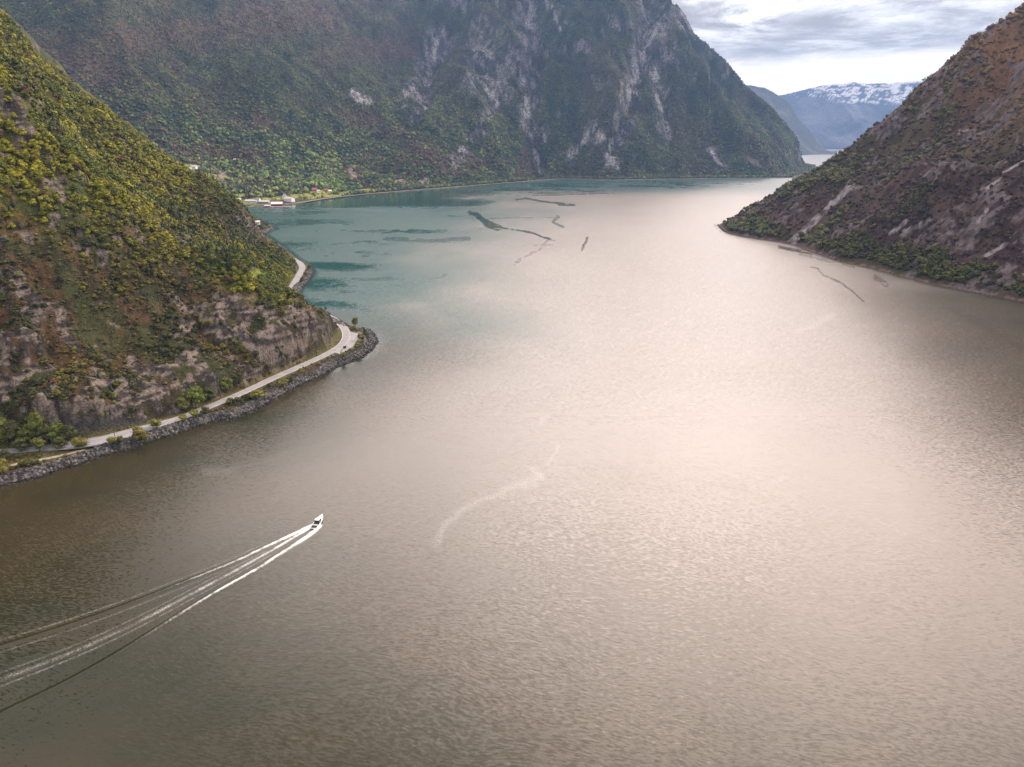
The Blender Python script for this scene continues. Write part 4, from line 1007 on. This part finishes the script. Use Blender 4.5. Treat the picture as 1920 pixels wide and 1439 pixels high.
house(543, 378.5, 26, 13, 7.5, 4.5, WH, RG, 'large white house with pale roof just right of the quay', rz=-.5, wins=6)
house(534, 374, 9, 8, 8.5, 5.0, WH, RS_, 'tall white house with dark roof behind the large white house', rz=1.2, wins=2)
house(484, 376.5, 9, 22, 4.0, 3.0, WH, RS_, 'narrow white gabled shed beside the long grey buildings', rz=.2, wins=1, chim=False)
house(496, 381, 26, 11, 3.6, 2.8, GR, RG, 'long grey-roofed hall left of the quay trees', rz=-.1, wins=6, cat_='hall', nm='hall', chim=False)
house(472, 379.5, 30, 11, 3.4, 2.8, LG, RG, 'longest low building with pale roof in the left of the village', rz=-.15, wins=6, cat_='hall', nm='hall', chim=False)
house(444, 376.5, 22, 10, 3.6, 2.6, WH, ('light_grey', (.6, .6, .6)), 'leftmost white building at the foot of the hill', rz=-.1, wins=4, cat_='hall', nm='hall', chim=False)
house(354, 320.5, 16, 10, 4.5, 3.5, WH, RG, 'lower left white farmhouse high above the village', rz=.3)
house(364, 316, 16, 10, 4.5, 3.5, WH, RG, 'upper right white farmhouse high above the village', rz=-.2)
house(590, 358.5, 14, 9, 4.6, 4.2, RR, RR, 'reddish house with tiled roof at the edge of the green field', rz=.2)
house(597, 361, 8, 7, 4, 3, WH, RG, 'small white house next to the reddish house', rz=.5, wins=2)
house(617, 361, 15, 9, 4, 3.2, WH, ('white_metal', (.74, .72, .72)), 'white bungalow with white roof on the right of the meadow', rz=-.1)
house(612, 359, 9, 8, 4, 3.6, ('ochre', (.38, .20, .10)), RR, 'orange-brown cabin directly behind the white bungalow', rz=.1, wins=2)
house(441, 302, 8, 7, 3.6, 3, WH, RG, 'tiny lone white cabin high in the far forest', wins=2, chim=False)
# small boathouse on the headland
X, Y, Z = ray_ground(483, 420); e = empty('boathouse', (X, Y, max(Z, 1) + .2), .6); tag(e, 'small white boathouse on the little headland behind the hill', 'boathouse')
mb = MB(); mb.box(-4, 4, -3, 3, -2, 3.4); mb.build('wall', hmat('paint_white', WH[1]), e)
mb = MB(); mb.add([(-4.4, -3.5, 3.2), (4.4, -3.5, 3.2), (4.4, 0, 5.6), (-4.4, 0, 5.6), (4.4, 3.5, 3.2), (-4.4, 3.5, 3.2)], [(0, 1, 2, 3), (3, 2, 4, 5), (0, 5, 4, 1), (0, 3, 5), (1, 4, 2)]); mb.build('roof', hmat('roof_pale_grey', RG[1]), e)
mb = MB(); mb.box(-1.2, 1.2, -3.08, -2.98, 0, 2.4); mb.build('door', M_WOOD, e)
# quay and moored boat
X, Y, Z = far_hit(530, 389.5); e = empty('quay', (X, Y, .2), .1); tag(e, 'grey concrete quay with a dark edge in front of the village', 'quay')
mb = MB(); mb.box(-30, 18, -4, 8, -4, 1.6); mb.build('deck', hmat('concrete', (.30, .29, .28)), e)
for q in range(-26, 18, 10): mb = MB(); mb.box(q - .4, q + .4, -4.7, -4.003, -4, 1.9); mb.build('fender', hmat('black_rubber', (.02, .02, .02)), e)
# far coastal road
cr = [p for p in smooth_line(PL([(470, 386), (520, 383.5), (560, 380.5), (600, 373.5), (640, 368.5), (680, 364.5), (740, 359.5), (800, 354.5), (850, 350.5), (900, 347), (960, 342), (1010, 337.8), (1060, 334), (1110, 335.5)], 3), 2)]
CRP = np.array(cr); crz = np.maximum(far_hh(CRP[:, 0], CRP[:, 1])[0], 2.0) + .8
tag(strip('far_shore_road', cr, 3.4, crz, M_GRAVEL), 'pale road along the far shore', kind='structure')

# ------------------------------------------------------------------ motor boat and wake
wake_up = PL([(585, 986), (487, 1031), (450, 1050), (375, 1080), (262, 1125), (150, 1166), (0, 1213), (-150, 1255)])
wake_mid = PL([(590, 985), (487, 1046), (375, 1106), (262, 1166), (150, 1219), (0, 1275), (-150, 1330)])
wake_low = PL([(600, 985), (580, 1005), (525, 1039), (487, 1065), (412, 1106), (356, 1140), (262, 1200), (150, 1267), (0, 1339), (-150, 1410)])
bx, by = at(597, 982); hx, hy = at(602, 971)[0] - at(586, 991)[0], at(602, 971)[1] - at(586, 991)[1]; hd = math.atan2(hy, hx)
def wake():
    mid = np.array(smooth_line(wake_mid, 3)); seg = np.hypot(*(mid[1:] - mid[:-1]).T); cs = np.concatenate([[0], np.cumsum(seg)]); Lg = cs[-1]
    s = np.concatenate([np.arange(-7, 60, .35), np.arange(60, Lg, .6)]); t = np.linspace(-1, 1, 130)
    cx = np.interp(s, cs, mid[:, 0]); cy = np.interp(s, cs, mid[:, 1]); d0 = (mid[1] - mid[0]) / seg[0]
    cx = np.where(s < 0, mid[0, 0] + d0[0] * s, cx); cy = np.where(s < 0, mid[0, 1] + d0[1] * s, cy)
    tx, ty = np.gradient(cx), np.gradient(cy); l = np.hypot(tx, ty); tx /= l; ty /= l
    k = np.ones(25) / 25; tx = np.convolve(np.pad(tx, 12, mode='edge'), k, 'valid'); ty = np.convolve(np.pad(ty, 12, mode='edge'), k, 'valid')
    hw = 7 + .17 * np.maximum(s, 0)
    X = cx[:, None] - ty[:, None] * t[None] * hw[:, None]; Y = cy[:, None] + tx[:, None] * t[None] * hw[:, None]; S = np.broadcast_to(s[:, None], X.shape)
    nz = fbm(X / 2.2, Y / 2.2, 3, 180); nl = fbm(X / 9, Y / 9, 2, 181)
    du, _ = dseg(X, Y, smooth_line(wake_up, 3)); dm, _ = dseg(X, Y, list(map(tuple, mid))); dl, _ = dseg(X, Y, smooth_line(wake_low, 3))
    edge = sst(1, .85, np.abs(t))[None]; age = np.clip(S / 170, 0, 1); fr = np.exp(-np.maximum(S, 0) / 60)
    wd = .75 + .45 * np.exp(-np.maximum(S, 0) / 18)
    def gs(d, w_): return np.exp(-(d / w_) ** 2)
    Zw = edge * ((.26 - .10 * age) * gs(du, 1.1 + .9 * age) + (.26 - .10 * age) * gs(dl, 1.1 + .9 * age) - .16 * gs(du - 2.2, 1.2) - .16 * gs(dl - 2.2, 1.2) + .10 * fr * gs(dm, 1.2) + .05 * fr * nz)
    Zw = np.maximum(Zw, 0) * sst(-6, 2, S)
    st = sst(.0, .5, 1 - age)
    foam = np.maximum.reduce([gs(du, wd) * (1.2 * np.exp(-S / 20) + .36 * (1 - sst(35, 75, S))) , gs(dl, wd) * (1.25 * np.exp(-S / 28) + .42 * (1 - sst(50, 90, S))), gs(dm, .75 + .7 * age) * (1.0 * np.exp(-S / 22) + .25 * (1 - .2 * age) * (1 + .5 * nl))])
    foam = np.maximum.reduce([foam, .21 * gs(dm - 2.0 - 2.2 * age, .35 + .3 * age) * sst(5, 25, S), .19 * gs(du - 2.6 - 1.5 * age, .35 + .3 * age) * sst(10, 30, S)])
    bow = gs(np.hypot(X - bx, Y - by) - 3.2, 1.1) * (S > -2.5) * .9
    foam = np.clip(np.maximum(foam, bow * 0) * sst(-3.5, 0, S) * edge * (1 + .4 * nz), 0, 1)
    calm = edge * sst(8, 45, S) * np.maximum.reduce([.8 * gs(du - .5, 1.0 + .9 * age), .8 * gs(dl - .5, .9 + .8 * age), .35 * gs(dm - 3, 1.5)]) * (1 - foam)
    n0, n1_ = X.shape; idx = np.arange(n0 * n1_).reshape(n0, n1_)
    f = np.stack([idx[:-1, :-1], idx[:-1, 1:], idx[1:, 1:], idx[1:, :-1]], -1).reshape(-1, 4)
    col = np.stack([calm, 0 * calm, foam, wmask(X, Y)[..., 3] * (1 - .9 * calm)], -1)  # painted glare cut along the calm bands so wave troughs draw dark
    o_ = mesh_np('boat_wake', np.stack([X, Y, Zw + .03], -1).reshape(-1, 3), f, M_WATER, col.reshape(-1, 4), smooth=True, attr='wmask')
    if o_.data.polygons[1000].normal.z < 0: o_.data.flip_normals()
    tag(o_, 'white foamy V-shaped wake trailing behind the motor boat', 'wake', kind='stuff')
wake()
def boat():
    e = empty('motor_boat', (bx, by, .15), hd); e.rotation_euler = (0, -R(3), hd); tag(e, 'white motor boat with dark stern deck speeding ahead of its wake', 'boat')
    m_w = plain('white_gelcoat', (.82, .82, .80), .25, .04); m_d = plain('dark_teak_and_vinyl', (.025, .027, .045), .5, .2); m_g = plain('tinted_glass', (.02, .025, .035), .08, .1)
    Lh, B = 10.2, 3.2; st = np.linspace(-Lh / 2, Lh / 2, 17); V = []
    def beam(x): u = (x + Lh / 2) / Lh; return B / 2 * (1 - max(0, (u - .45) / .55) ** 2.3) * (.92 + .08 * min(1, u * 4))
    for x_ in st:
        u = (x_ + Lh / 2) / Lh; b = max(beam(x_), .03); sh = 1.0 + .55 * u ** 2
        V += [(x_, 0, -.5 + .9 * max(0, u - .75) * 2), (x_, b * .72, -.15 + .5 * u ** 3), (x_, b, sh * .7), (x_ + .0, b * 1.02, sh), (x_, b * .86, sh + .02)]
    n = len(st); mb = MB(); prt = [V[i * 5:(i + 1) * 5] for i in range(n)]
    ring = [[(p[0], -p[1], p[2]) for p in q[::-1]] + q[1:] for q in prt]; m_ = len(ring[0])
    VV = [p for q in ring for p in q]; f = [(i * m_ + k, i * m_ + k + 1, (i + 1) * m_ + k + 1, (i + 1) * m_ + k) for i in range(n - 1) for k in range(m_ - 1)] + [tuple(range(m_))]
    mb.add(VV, f); mb.build('hull', m_w, e, smooth=False)
    def deck(x0, x1, dz, mat, name, ins=.86):
        mb = MB(); xs = np.linspace(x0, x1, 8); a = []
        for x_ in xs: u = (x_ + Lh / 2) / Lh; b = beam(x_) * ins; a += [(x_, b, 1.0 + .55 * u ** 2 + dz), (x_, -b, 1.0 + .55 * u ** 2 + dz)]
        mb.add(a, [(2 * i, 2 * i + 1, 2 * i + 3, 2 * i + 2) for i in range(7)]); return mb.build(name, mat, e)
    deck(.3, Lh / 2 - .02, .06, m_w, 'foredeck', .9); deck(-Lh / 2, .3, -.45, m_d, 'cockpit_floor', .88)
    mb = MB(); mb.box(-Lh / 2 - 1.1, -Lh / 2 + .02, -1.35, 1.35, .15, .35); mb.build('swim_platform', m_d, e)
    mb = MB(); mb.box(-4.4, -3.5, -1.25, 1.25, .55, 1.15); mb.build('stern_bench', m_d, e)
    mb = MB(); mb.box(-3.45, -3.15, -1.3, 1.3, .55, 1.45); mb.build('bench_back', m_w, e)
    mb = MB(); mb.box(-2.9, -1.7, -1.2, 1.2, .55, 1.05); mb.build('sun_pad', m_d, e)
    mb = MB(); mb.add([(-1.5, -1.25, 1.1), (1.9, -1.0, 1.25), (1.9, 1.0, 1.25), (-1.5, 1.25, 1.1), (-1.2, -1.05, 2.3), (.3, -.85, 2.3), (.3, .85, 2.3), (-1.2, 1.05, 2.3)],
        [(0, 3, 2, 1), (4, 5, 6, 7), (0, 1, 5, 4), (1, 2, 6, 5), (2, 3, 7, 6), (3, 0, 4, 7)]); mb.build('windscreen', m_g, e)
    mb = MB(); mb.box(-1.35, .35, -1.0, 1.0, 2.303, 2.42); mb.build('hardtop', m_w, e)
    for q in (-.5, .5):
        mb = MB(); mb.box(-.95, -.45, q - .3, q + .3, .55, 1.5); mb.build('seat', m_d, e)
    mb = MB()
    for s in (-1, 1):
        pts = [(x_, s * max(beam(x_) * .9, .06), 1.0 + .55 * ((x_ + Lh / 2) / Lh) ** 2 + .55) for x_ in np.linspace(1.2, Lh / 2 - .1, 7)]
        for a, b in zip(pts[:-1], pts[1:]): mb.tube(a, b, .03, .03, 5)
        for a in pts[::2]: mb.tube((a[0], a[1], a[2] - .55), a, .025, .025, 5)
    mb.build('bow_rail', M_STEEL, e)
boat()

# ------------------------------------------------------------------ haze
hz = MB(); hz.box(-9000, 12500, -2500, 15500, -25, 1400)
mh = bpy.data.materials.new('haze'); mh.use_nodes = True; mh.node_tree.nodes.clear(); gg = G(mh.node_tree)
pv = gg.n('ShaderNodeVolumePrincipled'); pv.inputs['Density'].default_value = 8e-5
pv.inputs['Color'].default_value = (.155, .275, .54, 1); pv.inputs['Anisotropy'].default_value = .25
gg.L.new(pv.outputs[0], gg.n('ShaderNodeOutputMaterial').inputs['Volume'])
ho = hz.build('haze', mh); tag(ho, 'thin blue haze over the fjord', kind='stuff')
print('done')
